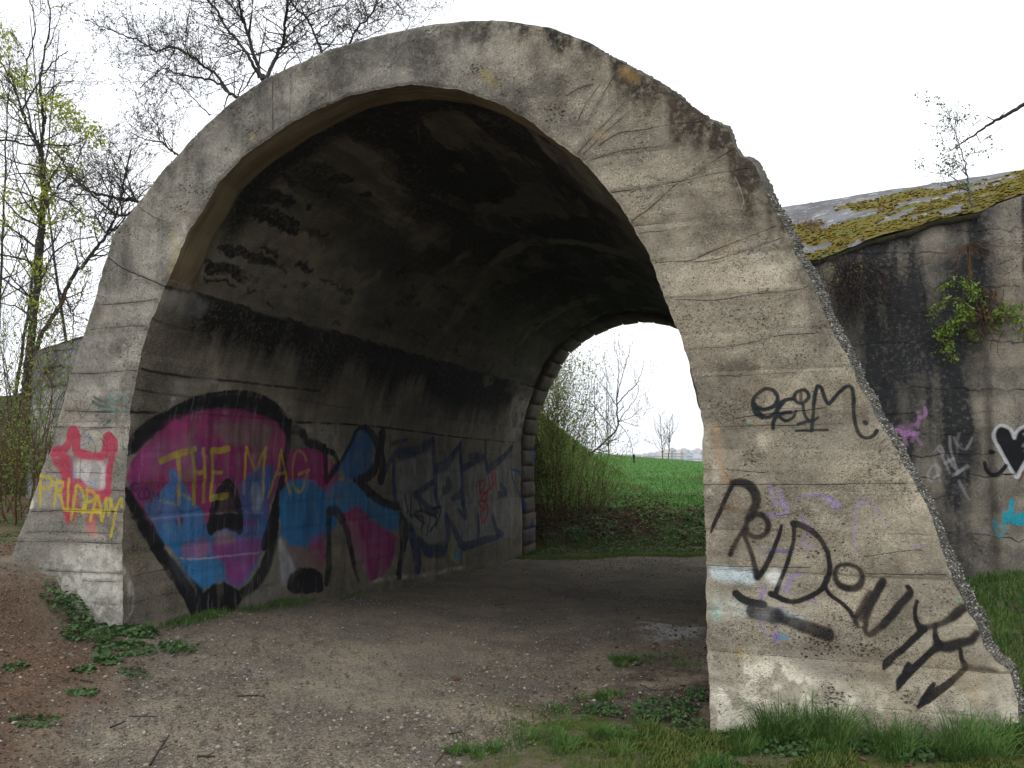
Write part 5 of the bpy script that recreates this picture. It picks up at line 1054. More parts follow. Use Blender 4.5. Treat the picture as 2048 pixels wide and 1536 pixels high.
# ---- tree A: spring tree at the left edge
TG = 'trees on the bank left of the arch'
dp = 13.0
t = Tree('spring_tree', P(58, 800, dp), 'tall tree with yellow-green young leaves along its upright trunk, left of the arch', 'tree', TG, 21)
Tree.ends = []
p, r = t.limb(PP([(50,800),(60,700),(66,640),(75,560),(80,500),(84,440),(88,385),(84,330),(82,300)], dp), pxr(17, dp), pxr(10, dp)); t.sprout(p, r, 16, 1.2, 2, .15, .9, .7, .25)
LA = [([(82,300),(70,275),(55,250),(44,222),(34,190),(22,150)], 7, 3), ([(82,300),(86,250),(84,205),(80,160),(90,100),(100,50),(95,-20)], 7, 2.5), ([(44,225),(60,190),(85,150),(110,120),(135,103)], 4, 2), ([(-30,276),(20,281),(60,290),(110,291),(147,290),(175,275)], 5, 2), ([(84,330),(60,240),(50,180),(55,120),(70,60),(60,-10)], 4, 2), ([(80,500),(40,470),(0,440),(-40,420)], 5, 3), ([(78,540),(50,520),(10,510),(-30,500)], 5, 3), ([(66,640),(50,625),(28,612),(-10,605)], 5, 2), ([(82,560),(110,505),(150,480),(190,475)], 4, 2), ([(86,420),(120,370),(150,330),(178,262)], 4, 2), ([(88,385),(130,400),(170,430),(200,440)], 3.5, 2), ([(34,190),(10,140),(-10,90)], 4, 2), ([(84,205),(110,170),(150,160)], 3, 1.6), ([(60,240),(20,200),(0,160)], 3, 1.6)]
allp = []
for pts, w0, w1 in LA:
    p, r = t.limb(PP(pts, [dp+.25*math.sin(i*1.7+w0) for i in range(len(pts))]), pxr(w0, dp), pxr(w1, dp), 6); t.sprout(p, r, int(2+len(pts)*1.6), .90, 2, .35, .75, .65, .05); allp.append(p)
cl = [(10,190),(25,150),(30,175),(0,110),(45,170),(60,135),(90,205),(105,200),(120,210),(135,215),(150,225),(165,235),(180,250),(190,262),(200,285),(115,235),(130,245),(150,255),(90,225),(75,330),(85,345),(80,365),(95,375),(90,395),(100,400),(78,405),(110,330),(92,350),(120,325),(85,428),(90,440),(88,452),(130,425),(150,420),(165,435),(190,445),(70,520),(72,535),(80,548),(85,560),(68,550),(5,380),(20,400),(35,430),(5,450),(150,340),(130,300),(170,270),(110,290),(0,60),(15,75),(100,600),(108,640),(75,600),(60,600),(40,410)]
cl = [P(x+t.rng.normal()*5, y+t.rng.normal()*5, dp+t.rng.normal()*.3) for x, y in cl for _ in range(2)]
t.leafcloud(cl, 3300, .07, .058, M_LFY); t.leafcloud(t.B, 900, .05, .045, M_LFY, 'loose_leaves')
t.finish(M_BUD, .020)
# ---- tree B: leaning trunk
dp = 12.6
t = Tree('leaning_tree', P(70, 760, dp), 'bare tree with a trunk leaning right towards the arch edge, behind the mossy wall', 'tree', TG, 22)
p, r = t.limb(PP([(60,790),(78,685),(105,635),(130,590),(150,545),(171,525),(190,497),(208,478),(225,445),(236,417),(244,393),(250,350),(262,300)], dp), pxr(10, dp), pxr(3, dp)); t.sprout(p, r, 26, .8, 2, .3, .8, .9, .2)
for pts, w0 in (([(130,592),(143,625),(147,645),(145,690)], 4), ([(143,625),(160,600),(168,570),(175,540)], 3), ([(236,420),(225,385),(215,340),(220,300)], 2.5), ([(171,525),(160,490),(165,440)], 2.5), ([(208,478),(240,440),(262,405)], 3), ([(82,640),(110,625),(150,632),(180,640)], 2.5)):
    p, r = t.limb(PP(pts, dp), pxr(w0, dp), pxr(1.5, dp), 5); t.sprout(p, r, 12, .6, 2, .3, .8, 1)
t.leafcloud([P(x, y, dp) for x, y in ((110,645),(165,535),(170,540),(110,640),(150,500),(205,480),(160,590))], 160, .07, .045, M_LFY); t.finish(M_BUD, .018)
# ---- tree C: big bare crown behind the arch
dp = 12.0
t = Tree('bare_tree', P(640, 760, 13), 'large bare budding tree whose forked limbs rise above the crown of the arch', 'tree', TG, 23)
t.limb(PP([(640,760),(625,500),(590,300),(550,200),(525,150)], [13, 12.6, 12.3, dp, dp]), .16, .05)
LC_ = [([(525,160),(508,110),(492,55),(480,20),(474,-30)], 9, 5), ([(520,155),(495,110),(470,75),(445,45),(430,15),(395,-20)], 8, 4), ([(530,160),(550,120),(566,85),(570,50),(575,0),(580,-30)], 9, 5), ([(645,110),(630,70),(612,35),(590,15),(570,-20)], 6, 3), ([(560,230),(500,200),(465,190),(432,150),(400,125),(375,108),(350,95),(330,96),(312,103),(285,85),(260,75),(215,58),(170,40)], 8, 1.8), ([(460,190),(430,162),(390,155),(352,146),(325,138),(280,175)], 6, 1.8), ([(650,160),(700,85),(712,58),(735,38),(750,15),(762,-15)], 6, 2.5), ([(735,38),(728,10),(715,-15)], 4, 2), ([(420,340),(345,303),(325,285),(290,278),(262,265)], 5, 1.6), ([(380,500),(283,407),(240,398),(208,390),(178,383),(150,360),(137,343),(120,315),(95,290)], 9, 2), ([(283,410),(250,430),(225,425),(195,398),(160,365),(150,345)], 6, 3), ([(240,398),(243,370),(230,330),(222,310)], 3, 1.5), ([(352,146),(350,128),(322,100),(310,85)], 2.5, 1.2), ([(566,85),(600,45),(640,20),(690,10)], 4, 1.6), ([(630,70),(660,40),(700,0)], 3.5, 1.6), ([(470,75),(440,90),(420,85),(400,100)], 2.5, 1.2), ([(492,55),(470,20),(440,-10)], 4, 2), ([(350,310),(300,230),(270,190)], 2.5, 1.2), ([(640,110),(690,60),(730,70)], 3, 1.4), ([(800,80),(820,40),(790,5),(770,-15)], 1.8, 1.2), ([(700,90),(760,60),(800,20),(830,15)], 2, 1.2), ([(420,230),(370,180),(330,150)], 3, 1.3), ([(560,150),(590,110),(640,95)], 3, 1.3)]
for pts, w0, w1 in LC_:
    p, r = t.limb(PP(pts, [dp+.3*math.sin(i*1.3+w0*2) for i in range(len(pts))]), pxr(w0, dp)*.9, pxr(w1, dp), 6); t.sprout(p, r, int(5+len(pts)*2.4), .72, 2, .25, .8, 1.15, .1)
t.finish(M_BUD, .022)
# ---- thin saplings further left
for k, (bx, tx, ty, dp_, sd) in enumerate(((-10, 20, 120, 15, 31), (30, 118, 60, 16, 32), (150, 60, 30, 17, 33))):
    lab = ('slender bare sapling at the left edge, behind the spring tree', 'thin bare tree with upright twigs behind the tall leafy trunk', 'fine twigged bare tree rising between the leafy tree and the arch')[k]
    t = Tree('thin_tree', P(bx, 790, dp_), lab, 'tree', TG, sd)
    p, r = t.limb(PP([(bx, 790), (bx*.6+tx*.4, 560), (bx*.3+tx*.7, 330), (tx, ty)], dp_), pxr(7, dp_), pxr(1.6, dp_), 5); t.sprout(p, r, 15, 1.4, 2, .6, .6, .4, .2); t.finish(M_BUD, .022)

# ---- shrubs left of the arch
SG = 'shrubs left of the arch'
def shrub(name, px, py, dep, topy, spread, nst, label, group, seed, leaf, nleaf, lsz=.03, stem=M_BROWN, lrad=.09, lev=1, bud=None, base=None, r0=.009, cat='shrub', up=.6):
    b = P(px, py, dep) if base is None else np.array(base); t = Tree(name, b, label, cat, group, seed, stem, stem); Tree.ends = []
    Ht = P(px, topy, dep)[2]-b[2]
    for k in range(nst):
        a = t.rng.uniform(0, 2*math.pi); q = b+np.array([math.cos(a), math.sin(a), 0])*spread*t.rng.uniform(0, .45)
        d = np.array([math.cos(a)*spread/Ht*t.rng.uniform(.1, 1.2), math.sin(a)*spread/Ht*t.rng.uniform(.1, 1.0), 1.0])
        t.twig(q, d, Ht*t.rng.uniform(.55, 1.05), r0, lev+1, up, .55, .55, True, .10)
    if leaf and t.B: t.leafcloud(t.B, nleaf, lrad, lsz, leaf)
    t.finish(bud, .012, crownname='stems')
    for c in t.e.children:
        if c.name.startswith('stems'): c['kind'] = 'stuff'
    return t
shrub('shrub', 30, 1065, 8.6, 770, .75, 16, 'leafy green shrub beside the left foot of the arch', SG, 41, M_LFG, 2600, .035, lev=1)
shrub('shrub', -40, 1060, 9.5, 640, .9, 10, 'tall twiggy shrub at the left edge of the photo, pale young leaves', SG, 42, M_LFG, 1600, .032, lev=1)
shrub('shrub', 20, 850, 11.3, 600, .9, 11, 'dense twiggy shrub on the bank under the leafy tree', SG, 43, M_LFG, 700, .03, stem=M_TWIG, lev=1, bud=M_BUD)
shrub('shrub', 62, 990, 9.3, 830, .30, 5, 'thin leafy shrub in front of the bluish wall', SG, 44, M_LFG, 420, .03, lev=1)

# ---- beyond the tunnel
FG_ = 'shrubs beyond the tunnel'
shrub('shrub', 1112, 1040, 17.2, 790, .85, 24, 'green leafed shrub right behind the stone edge of the far opening', FG_, 51, M_LFF, 7500, .050, lev=1, lrad=.13)
shrub('shrub', 1165, 1045, 18.0, 880, .95, 24, 'brown stemmed shrub with few leaves in the middle of the far opening', FG_, 52, M_LFF, 1900, .045, lev=1, lrad=.10)
shrub('shrub', 1080, 1000, 20.0, 730, 1.1, 13, 'tall fine-twigged shrub behind the green one, seen through the arch', FG_, 53, M_LFF, 2600, .050, stem=M_TWIG, lev=1, lrad=.15)
shrub('shrub', 1130, 960, 23.0, 770, 1.6, 12, 'wide airy shrub with bare twigs against the sky beyond the arch', FG_, 54, M_LFG, 900, .04, stem=M_TWIG, lev=1, bud=M_BUD, lrad=.16)
shrub('shrub', 1210, 1040, 18.6, 985, .7, 16, 'low brown bramble at the meadow edge', FG_, 55, M_LFG, 900, .035, lev=1, r0=.006, lrad=.08)
dp = 24.0
t = Tree('leaning_tree', P(1168, 935, dp), 'young bare tree leaning right in front of the meadow, seen through the arch', 'tree', 'trees beyond the tunnel', 56, M_TWIG, M_BARK)
LD = [([(1165,940),(1172,921),(1185,905),(1198,895),(1215,878),(1231,862),(1236,845),(1234,829),(1234,812),(1233,798)], 5, 3), ([(1233,798),(1240,770),(1248,740),(1256,712),(1262,686)], 2.4, 1), ([(1233,800),(1236,765),(1237,730),(1233,700)], 2.2, 1), ([(1234,812),(1222,795),(1213,780),(1200,765),(1190,752)], 2, 1), ([(1213,780),(1214,755),(1210,730),(1206,712)], 1.8, .9), ([(1235,808),(1255,785),(1273,768),(1283,745),(1288,719)], 2.6, 1), ([(1236,845),(1250,825),(1264,808),(1274,790),(1278,770)], 2, .9), ([(1231,862),(1210,840),(1190,815),(1165,790),(1150,780)], 2, .9), ([(1191,895),(1191,850),(1189,800),(1190,740)], 2, 1), ([(1215,878),(1213,830),(1214,780)], 2, 1), ([(1236,845),(1262,835),(1285,815)], 1.6, .8), ([(1240,840),(1265,850),(1280,853)], 1.4, .8)]
for pts, w0, w1 in LD:
    p, r = t.limb(PP(pts, dp), pxr(w0, dp), pxr(w1, dp), 5); t.sprout(p, r, 7, .9, 1, .7, .6, .7, .2)
p, r = t.limb(PP([(1236,845),(1250,862),(1258,875),(1263,890),(1267,912)], dp), pxr(1.5, dp), pxr(1, dp), 4); t.limb(PP([(1267,910),(1268,916),(1268,926)], dp), pxr(6, dp), pxr(3, dp), 6)
t.finish(M_BUD, .03)
for k, (bx, tx, ty, lab) in enumerate(((1326, 1320, 828, 'left of two slim bare saplings on the meadow crest'), (1337, 1340, 838, 'right of two slim bare saplings on the meadow crest'))):
    t = Tree('sapling', P(bx, 916, 55), lab, 'tree', 'saplings on the meadow crest', 60+k)
    p, r = t.limb(PP([(bx, 918), ((bx+tx)/2, 880), (tx, ty)], 55), pxr(2.6, 55), pxr(1, 55), 4); t.sprout(p, r, 20, 1.6, 1, .9, .5, .35, .15); t.finish()
t = Tree('sapling', P(1191, 900, 40), 'thin straight sapling standing behind the leaning tree beyond the arch', 'tree', 'trees beyond the tunnel', 66)
p, r = t.limb(PP([(1218, 910), (1216, 860), (1217, 790)], 40), pxr(3, 40), pxr(1, 40), 4); t.sprout(p, r, 14, 1.6, 1, .9, .5, .5, .15)
t.finish()

# ---- on and by the right wall
def on_slab(px, py):                                             # hit of a pixel with the sloping slab
    for v in np.linspace(0, 1, 200):
        u, w = on_d(px, py, DW-.1+v*3.3)
        if w < tR(u)+(tR2(u)-tR(u))*(v*3.3/3.2): return W(u, DW-.1+v*3.3, w)
    return W(u, DW+3, w)
b = on_slab(1945, 415); dpb = b[1]
t = Tree('birch_sapling', b, 'small birch sapling growing out of the mossy slab', 'tree', None, 71, M_TWIG, M_BARKP)
Tree.ends = []
p, r = t.limb([b]+PP([(1940,395),(1934,360),(1930,320),(1915,280),(1905,250)], dpb), pxr(5, dpb), pxr(1.2, dpb), 6); t.sprout(p, r, 16, .34, 1, .4, .7, 1.0, .2, wig=.12)
p, r = t.limb(PP([(1936,385),(1915,365),(1895,345),(1870,330)], dpb), pxr(2.5, dpb), pxr(1, dpb), 5); t.sprout(p, r, 10, .26, 1, .4, .7, 1.0, .2)
t.leafcloud(t.B, 620, .03, .026, leaf_mat('birch_leaf', (.13, .19, .09), (.09, .14, .07), None, .35)); t.finish()
t = Tree('roadside_tree', P(2330, 1330, 5.2), 'tree out of frame at right, its bare branch pointing in from the right edge', 'tree', None, 72, M_BARK, M_BARK)
t.limb(PP([(2330,1400),(2310,900),(2290,400),(2280,-200)], 5.4), .09, .05, 8)
p, r = t.limb(PP([(2290,330),(2190,240),(2100,190),(2048,208),(2010,232),(1985,245),(1960,262),(1930,282),(1897,303)], 5.4), .020, .0035, 6, wob=.006); t.sprout(p, r, 5, .10, 0, .1, .6, .4, .55, bud=True); t.finish(M_BUD, .012)
# creeper with bright leaves hanging on the wall
ZV = (1800, 560, 8.26)
def wallp(z, pts, dd=-.10): return [W(*((lambda a: (a[0], DW+dd, a[1]))(on_d(x, y, DW+dd)))) for x, y in Zm(z, pts)]
t = Tree('wall_creeper', wallp(ZV, [(1380, 560)])[0], 'bright green creeper sprouting from a crack in the right wall', 'creeper', None, 73, M_BROWN, M_BROWN)
cs = []
for pts in ([(1350,620),(1200,500),(1000,330),(760,330),(580,450),(540,620)], [(1350,620),(1050,560),(850,720),(690,860),(640,1150)], [(1300,640),(950,640),(830,850),(800,1130),(870,1270)], [(1350,600),(1250,300),(1200,120),(1050,20),(820,40),(700,140)], [(1380,620),(1650,480),(1900,420),(2060,430)], [(1400,650),(1600,560),(1850,590),(2000,700),(2050,1000)], [(1350,650),(1150,760),(1200,900),(1250,980)], [(1400,600),(1330,300),(1220,180)], [(1400,640),(1600,680),(1550,720)]):
    p, r = t.limb(wallp(ZV, pts, -.14+t.rng.normal()*.05), .006, .002, 4, wob=.008); cs += list(p[len(p)//4:]); t.sprout(p, r, 7, .12, 0, -.4, .7, bud=True)
for c in ZV, : cs += [x for x in wallp(ZV, [(1000,500),(1050,550),(1100,520),(950,680),(1000,600),(1150,560),(650,900),(700,850),(850,760),(1200,200),(1150,150),(1680,480),(1700,560),(1880,600)]*5, -.16)]
t.leafcloud(cs, 1150, .028, .034, leaf_mat('creeper_leaf', (.19, .29, .035), (.12, .20, .03), (.25, .32, .06), .3, 9), droop=.8)
for pts in ([(1900-1800, 0)],): pass
for k in range(60):
    a = wallp(ZV, [(t.rng.normal(1500, 90), t.rng.uniform(60, 900))], -.06)[0]; t.twig(a, [t.rng.normal(), -.3, -1.2], t.rng.uniform(.15, .4), .0035, 0, -.6, bud=False, wig=.4)
t.finish()
Z5_ = Z5
t = Tree('root_tangle', wallp(Z5_, [(1580, 800)])[0], 'dry brown root fan hanging on the right wall above the green creeper', 'roots', None, 74, M_BROWN, M_BROWN)
for k in range(34):
    a = wallp(Z5_, [(1575+t.rng.normal()*8, 800)], -.08)[0]; t.twig(a, [t.rng.normal()*1.2, -.5, t.rng.uniform(-.9, .35)], t.rng.uniform(.15, .36), .003, 0, -.9, bud=False, wig=.2)
for k in range(5): t.limb(wallp(Z5_, [(1575+k*4, 800), (1578+k*5, 930), (1600+k*3, 1080)], -.07), .005, .003, 4, .01)
t.finish(trunkname='root', crownname='rootlets')
t = Tree('hanging_plant', wallp(Z5_, [(480, 920)])[0], 'dark tangle of dead stems hanging where the right wall meets the arch', 'plant', None, 75, M_TWIG, M_TWIG); cs = []
for k in range(70):
    a = wallp(Z5_, [(t.rng.uniform(330, 740), t.rng.uniform(860, 980))], -.16)[0]; t.twig(a, [t.rng.normal()*.8, -.6, -1.0], t.rng.uniform(.25, .75), .0035, 1, -.9, bud=True, wig=.35)
t.leafcloud(t.B, 1000, .05, .022, leaf_mat('dark_dead_leaf', (.05, .032, .02), (.03, .022, .016), (.16, .06, .025), .1, 9), droop=.8)
t.leafcloud(wallp(Z5_, [(430,990),(640,940),(480,1090),(420,1200),(640,1000),(560,1040)]*3, -.25), 26, .03, .03, M_LFY, 'young_leaves', droop=.8); t.finish(crownname='stems')
eg = empty('dry_grass_tuft', on_slab(1620, 451), 'dry brown grass tuft on the slab beside the arch rim', 'grass tuft')
V, F = blades_mesh(np.array([on_slab(x, y) for x, y in zip(RNG.normal(1620, 16, 260), RNG.normal(451, 4, 260))]), RNG.uniform(.03, .10, 260), np.full(260, .002), RNG.uniform(0, 6.28, 260), RNG.uniform(.2, 1, 260))
tag(obj('blades', to_local(V, eg), F, leaf_mat('dry_grass', (.20, .12, .075), (.13, .085, .05), None, .2), eg), kind='stuff')
# moss cushions on the slab
n = 9000; uu_ = RNG.uniform(5.0, 13, n); vv_ = RNG.beta(1.1, 1.6, n)
mval = fbm(uu_*2.3, vv_*6.5, 17, 5)+.24*sst(6.9, 9.6, uu_)*sst(1.0, .3, vv_)+.05+.25*sst(.16, .0, vv_)-.20*sst(.55, 1.0, vv_)-.04*sst(6.4, 5.4, uu_)
k = (mval > .495); uu_, vv_ = uu_[k], vv_[k]; lo_ = tR(uu_)+(fbm(uu_*3, uu_*0, 4, 4)-.5)*.09
pos = W(uu_, DW-.05+vv_*3.25, lo_+(tR2(uu_)-lo_)*(vv_*3.3/3.2)+.02)
OCT = np.array([[1, 0, 0], [0, 1, 0], [-1, 0, 0], [0, -1, 0], [0, 0, 1.]]); m = len(pos); sz = RNG.uniform(.008, .022, m)[:, None, None]
V = pos[:, None, :]+(OCT[None]+RNG.normal(size=(m, 5, 3))*.2)*sz*np.array([1.2, 1.2, .8]); o = np.arange(m)[:, None]*5
tag(obj('moss_cushions', V.reshape(-1, 3), np.concatenate([o+np.array([[a, (a+1) % 4, 4]]) for a in range(4)]), M_MOSS, smooth=True), kind='stuff')

# ================================================================== GROUND COVER
T_ = (1+5**.5)/2
ICO = unit(np.array([[-1, T_, 0], [1, T_, 0], [-1, -T_, 0], [1, -T_, 0], [0, -1, T_], [0, 1, T_], [0, -1, -T_], [0, 1, -T_], [T_, 0, -1], [T_, 0, 1], [-T_, 0, -1], [-T_, 0, 1]]))
ICF = np.array([[0, 11, 5], [0, 5, 1], [0, 1, 7], [0, 7, 10], [0, 10, 11], [1, 5, 9], [5, 11, 4], [11, 10, 2], [10, 7, 6], [7, 1, 8], [3, 9, 4], [3, 4, 2], [3, 2, 6], [3, 6, 8], [3, 8, 9], [4, 9, 5], [2, 4, 11], [6, 2, 10], [8, 6, 7], [9, 8, 1]])
def stones(name, x, y, size, mat, smooth=True, sink=.25):
    n = len(x); z = H(x, y); ang = RNG.uniform(0, 6.28, n); sc = np.stack([RNG.uniform(.8, 1.4, n), RNG.uniform(.6, 1.1, n), RNG.uniform(.35, .75, n)], 1)
    V = ICO[None]*(1+RNG.normal(size=(n, 12, 1))*.16)*sc[:, None, :]*size[:, None, None]
    c, s_ = np.cos(ang)[:, None], np.sin(ang)[:, None]; X = V[..., 0]*c-V[..., 1]*s_; Y = V[..., 0]*s_+V[..., 1]*c
    V = np.stack([X+x[:, None], Y+y[:, None], V[..., 2]+(z+size*sc[:, 2]*(1-2*sink)*.5)[:, None]], -1)
    F = (np.arange(n)[:, None, None]*12+ICF[None]).reshape(-1, 3)
    a = np.repeat(RNG.random(n), 12)
    return tag(obj(name, V.reshape(-1, 3), F, mat, smooth=smooth, attrs={'tint': a}), kind='stuff')
def stonemat():
    m = M('gravel_stone', .85, .3); t_ = m.attr('tint'); r_ = m.n('ShaderNodeValToRGB'); m.l(t_, r_.inputs[0]); e = r_.color_ramp.elements
    e[0].position = 0; e[0].color = (.085, .068, .052, 1); e[1].position = 1; e[1].color = (.46, .43, .38, 1)
    for p_, c in ((.25, (.155, .120, .088)), (.45, (.12, .105, .095)), (.62, (.19, .165, .135)), (.8, (.22, .15, .10)), (.9, (.34, .31, .27))): q = e.new(p_); q.color = (*c, 1)
    m.base(m.mix(m.ramp(m.noise(120, 3, .8), .3, .7, 0, .5), r_.outputs[0], (.07, .058, .046))); m.bump(m.noise(300, 3, .8), .5, .004); return m.m
M_GRAV = stonemat()
def scatter(n, x0, x1, y0, y1, bias=True):
    # denser close to the viewer
    y = y0*(y1/y0)**RNG.random(n) if bias else RNG.uniform(y0, y1, n); x = RNG.uniform(x0, x1, n)
    k = np.abs(x) < .72*y+.4; return x[k], y[k]
x, y = scatter(190000, -5, 4, 2.2, 16)
L_, Pa, G_, FL, PI = masks(x, y); u, d = loc(x, y)
clump = sst(.42, .62, fbm(x*1.1, y*1.1, 24, 4)); prob = Pa*(.22+.78*clump)+L_*(.25+.5*clump)
inwall = (u > -.02) & (u < 4.5) | (d < -.03); prob = prob*inwall
prob = np.where(y > 9, prob*.8, prob); k = RNG.random(len(x)) < prob*.95; x, y = x[k], y[k]
sz = np.exp(RNG.normal(math.log(.0050), .45, len(x))); sz = np.clip(sz, .0025, .017)
stones('gravel', x, y, sz, M_GRAV)
x, y = scatter(900, -5, 3, 2.4, 9); L_, Pa, G_, FL, PI = masks(x, y); u, d = loc(x, y); k = ((d < -.05) | ((u > .1) & (u < 4.4))) & (Pa+L_ > .5) & (RNG.random(len(x)) < .3)
stones('pebbles', x[k], y[k], RNG.uniform(.010, .021, k.sum()), M_GRAV)

wp = W(pp_[:, 0], pp_[:, 2], pp_[:, 1]); n = len(wp); sz = np.random.default_rng(5).uniform(.003, .0095, n)
V = wp[:, None, :]+ICO[None]*(1+RNG.normal(size=(n, 12, 1))*.15)*sz[:, None, None]*RNG.uniform(.6, 1.2, (n, 1, 3)); F = (np.arange(n)[:, None, None]*12+ICF[None]).reshape(-1, 3)
m = M('rim_pebble', .9, .2); r_ = m.n('ShaderNodeValToRGB'); m.l(m.attr('tint'), r_.inputs[0]); e = r_.color_ramp.elements; e[0].color = (.060, .057, .050, 1); e[1].color = (.40, .38, .33, 1); q = e.new(.5); q.color = (.13, .125, .11, 1); q = e.new(.8); q.color = (.22, .21, .19, 1); m.base(r_.outputs[0]); m.bump(m.noise(200, 3), .5, .004)
o = obj('rim_pebbles', to_local(V.reshape(-1, 3), arch), F, m.m, arch, smooth=True, attrs={'tint': np.repeat(RNG.random(n), 12)}); o['kind'] = 'stuff'

# fallen leaves and husks
def flakes(name, x, y, size, mat, z0=.006):
    n = len(x); pos = np.stack([x, y, H(x, y)+z0+RNG.uniform(0, .008, n)], 1); a = RNG.uniform(0, 6.28, n)
    V, F = leaves_mesh(pos, np.stack([np.cos(a), np.sin(a), RNG.normal(size=n)*.25], 1), np.stack([RNG.normal(size=n)*.35, RNG.normal(size=n)*.35, np.ones(n)], 1), size, .6, .35)
    return tag(obj(name, V, F, mat), kind='stuff')
x, y = scatter(80000, -6, 2.5, 2.2, 8.2); L_, Pa, G_, FL, PI = masks(x, y); u, d = loc(x, y); k = (RNG.random(len(x)) < L_*.62) & ((d < -.05) | (u < -1.3)); flakes('leaf_litter', x[k], y[k], RNG.uniform(.008, .026, k.sum()), M_DEAD)
x, y = scatter(40000, -1, 14, 13, 21, False); L_, Pa, G_, FL, PI = masks(x, y); k = RNG.random(len(x)) < FL*.9+.06*(y > 16); flakes('fallen_leaves', x[k], y[k], RNG.uniform(.04, .10, k.sum()), M_DEAD, .02)
x, y = scatter(6000, 1, 5, 2.3, 5.3); u, d = loc(x, y); k = (d < -.03) & (RNG.random(len(x)) < .12+.5*sst(-1.0, -.1, d)*sst(3.6, 4.4, u)); flakes('brown_leaves', x[k], y[k], RNG.uniform(.015, .045, k.sum()), M_DEAD)
x, y = scatter(3000, 0, 5, 5, 8); u, d = loc(x, y); k = (d > 0) & (u > 3.4) & (u < 4.5) & (RNG.random(len(x)) < .35); flakes('corner_leaves', x[k], y[k], RNG.uniform(.02, .05, k.sum()), M_DEAD)

# grass
def grass(name, x, y, h, mat, wid=.0022, lean=(.2, 1.0)):
    n = len(x); pos = np.stack([x, y, H(x, y)-.004], 1); V, F = blades_mesh(pos, h, np.full(n, wid)*RNG.uniform(.7, 1.4, n), RNG.uniform(0, 6.28, n), RNG.uniform(*lean, n))
    return tag(obj(name, V, F, mat), kind='stuff')
x, y = scatter(420000, -.6, 5.5, 2.2, 6.2); L_, Pa, G_, FL, PI = masks(x, y); u, d = loc(x, y)
cl_ = sst(.44, .60, fbm(x*2.1, y*2.1, 27, 4)); k = (RNG.random(len(x)) < G_*(.10+.90*cl_)*.95) & ((d < -.03) | (u > 6.6)); x, y = x[k], y[k]
hh_ = (.014+.06*sst(.48, .70, fbm(x*2.3, y*2.3, 29, 4)))*RNG.uniform(.5, 1.4, len(x)); tone_ = fbm(x*1.3+4, y*1.3, 30, 3) > .52
grass('grass', x[~tone_], y[~tone_], hh_[~tone_], M_GRS); grass('moss_grass', x[tone_], y[tone_], hh_[tone_]*.6, M_GRY, .003)
# grass behind the right pier, in front of the wall
x, y = RNG.uniform(2.4, 9, 90000), RNG.uniform(4.4, 9.5, 90000); u, d = loc(x, y); k = (u > 4.9) & (d > .15) & (d < DW); x, y = x[k], y[k]
grass('side_grass', x, y, RNG.uniform(.03, .10, len(x)), M_GRS, .003)
# verge beyond the tunnel and bank
x, y = RNG.uniform(-1, 12, 120000), RNG.uniform(15.2, 26, 120000); L_, Pa, G_, FL, PI = masks(x, y)
k = RNG.random(len(x)) < np.clip(1-Pa-FL*.75, 0, 1)*np.where(y < 17, .9, .6); x, y = x[k], y[k]
yel = (y < 16.2) | (fbm(x, y, 5, 3) > .6); hh_ = np.where(y < 16.3, RNG.uniform(.02, .06, len(x)), RNG.uniform(.05, .16, len(x)))
grass('verge_grass', x[yel], y[yel], hh_[yel], M_GRY, .005); M_MB = leaf_mat('meadow_blade', (.085, .21, .042), (.125, .27, .065), None, .2, .7); nr_ = ~yel & (y < 18.3+RNG.normal(0, .5, len(y))); fr2 = ~yel & ~nr_; grass('bank_grass', x[nr_], y[nr_], hh_[nr_], M_GRS, .006); grass('meadow_edge_grass', x[fr2], y[fr2], hh_[fr2], M_MB, .007)
x, y = RNG.uniform(0, 26, 90000), 20+40*RNG.random(90000)**1.3; grass('meadow_blades', x, y, RNG.uniform(.06, .16, len(x)), leaf_mat('meadow_blade', (.085, .21, .042), (.125, .27, .065), None, .2, .7), .012)
x, y = RNG.uniform(-1, 12, 30000), RNG.uniform(15.7, 20, 30000); k = RNG.random(len(x)) < sst(.40, .62, fbm(x*1.5+3, y*1.5, 9, 4)+.10*sst(2, 4, x)); x, y = x[k], y[k]; n = len(x); a = RNG.uniform(0, 6.28, n)
V, F = leaves_mesh(np.stack([x, y, H(x, y)+RNG.uniform(.01, .09, n)], 1), np.stack([np.cos(a), np.sin(a), RNG.normal(size=n)*.4], 1), np.stack([RNG.normal(size=n)*.4, RNG.normal(size=n)*.4, np.ones(n)], 1), RNG.uniform(.03, .075, n), .7, .3)
tag(obj('ground_cover', V, F, leaf_mat('bank_leaf', (.085, .17, .035), (.12, .20, .05), (.17, .22, .08), .3, 3)), kind='stuff')
x = RNG.uniform(.1, 9, 26000); y = 15.55+.05*(x-2)-.35*sst(3, .5, x)+RNG.normal(0, .13, 26000)+(fbm(x*.9, x*0, 8, 5)-.5)*-.6; k = RNG.random(26000) < .35+.9*(fbm(x*2, y*2, 3, 3)-.2); grass('verge_strip', x[k], y[k], RNG.uniform(.02, .055, k.sum()), leaf_mat('verge_blade', (.14, .21, .03), (.18, .25, .04), (.09, .16, .03), .3, 3), .006)
# mound grass patches and left edge
x, y = RNG.uniform(-9, -3, 30000), RNG.uniform(5, 12, 30000); u, d = loc(x, y); k = (u < -1.35) & (RNG.random(len(x)) < .5*sst(.45, .6, fbm(x*2, y*2, 5, 3))); grass('rough_grass', x[k], y[k], RNG.uniform(.03, .10, k.sum()), M_GRS, .003)

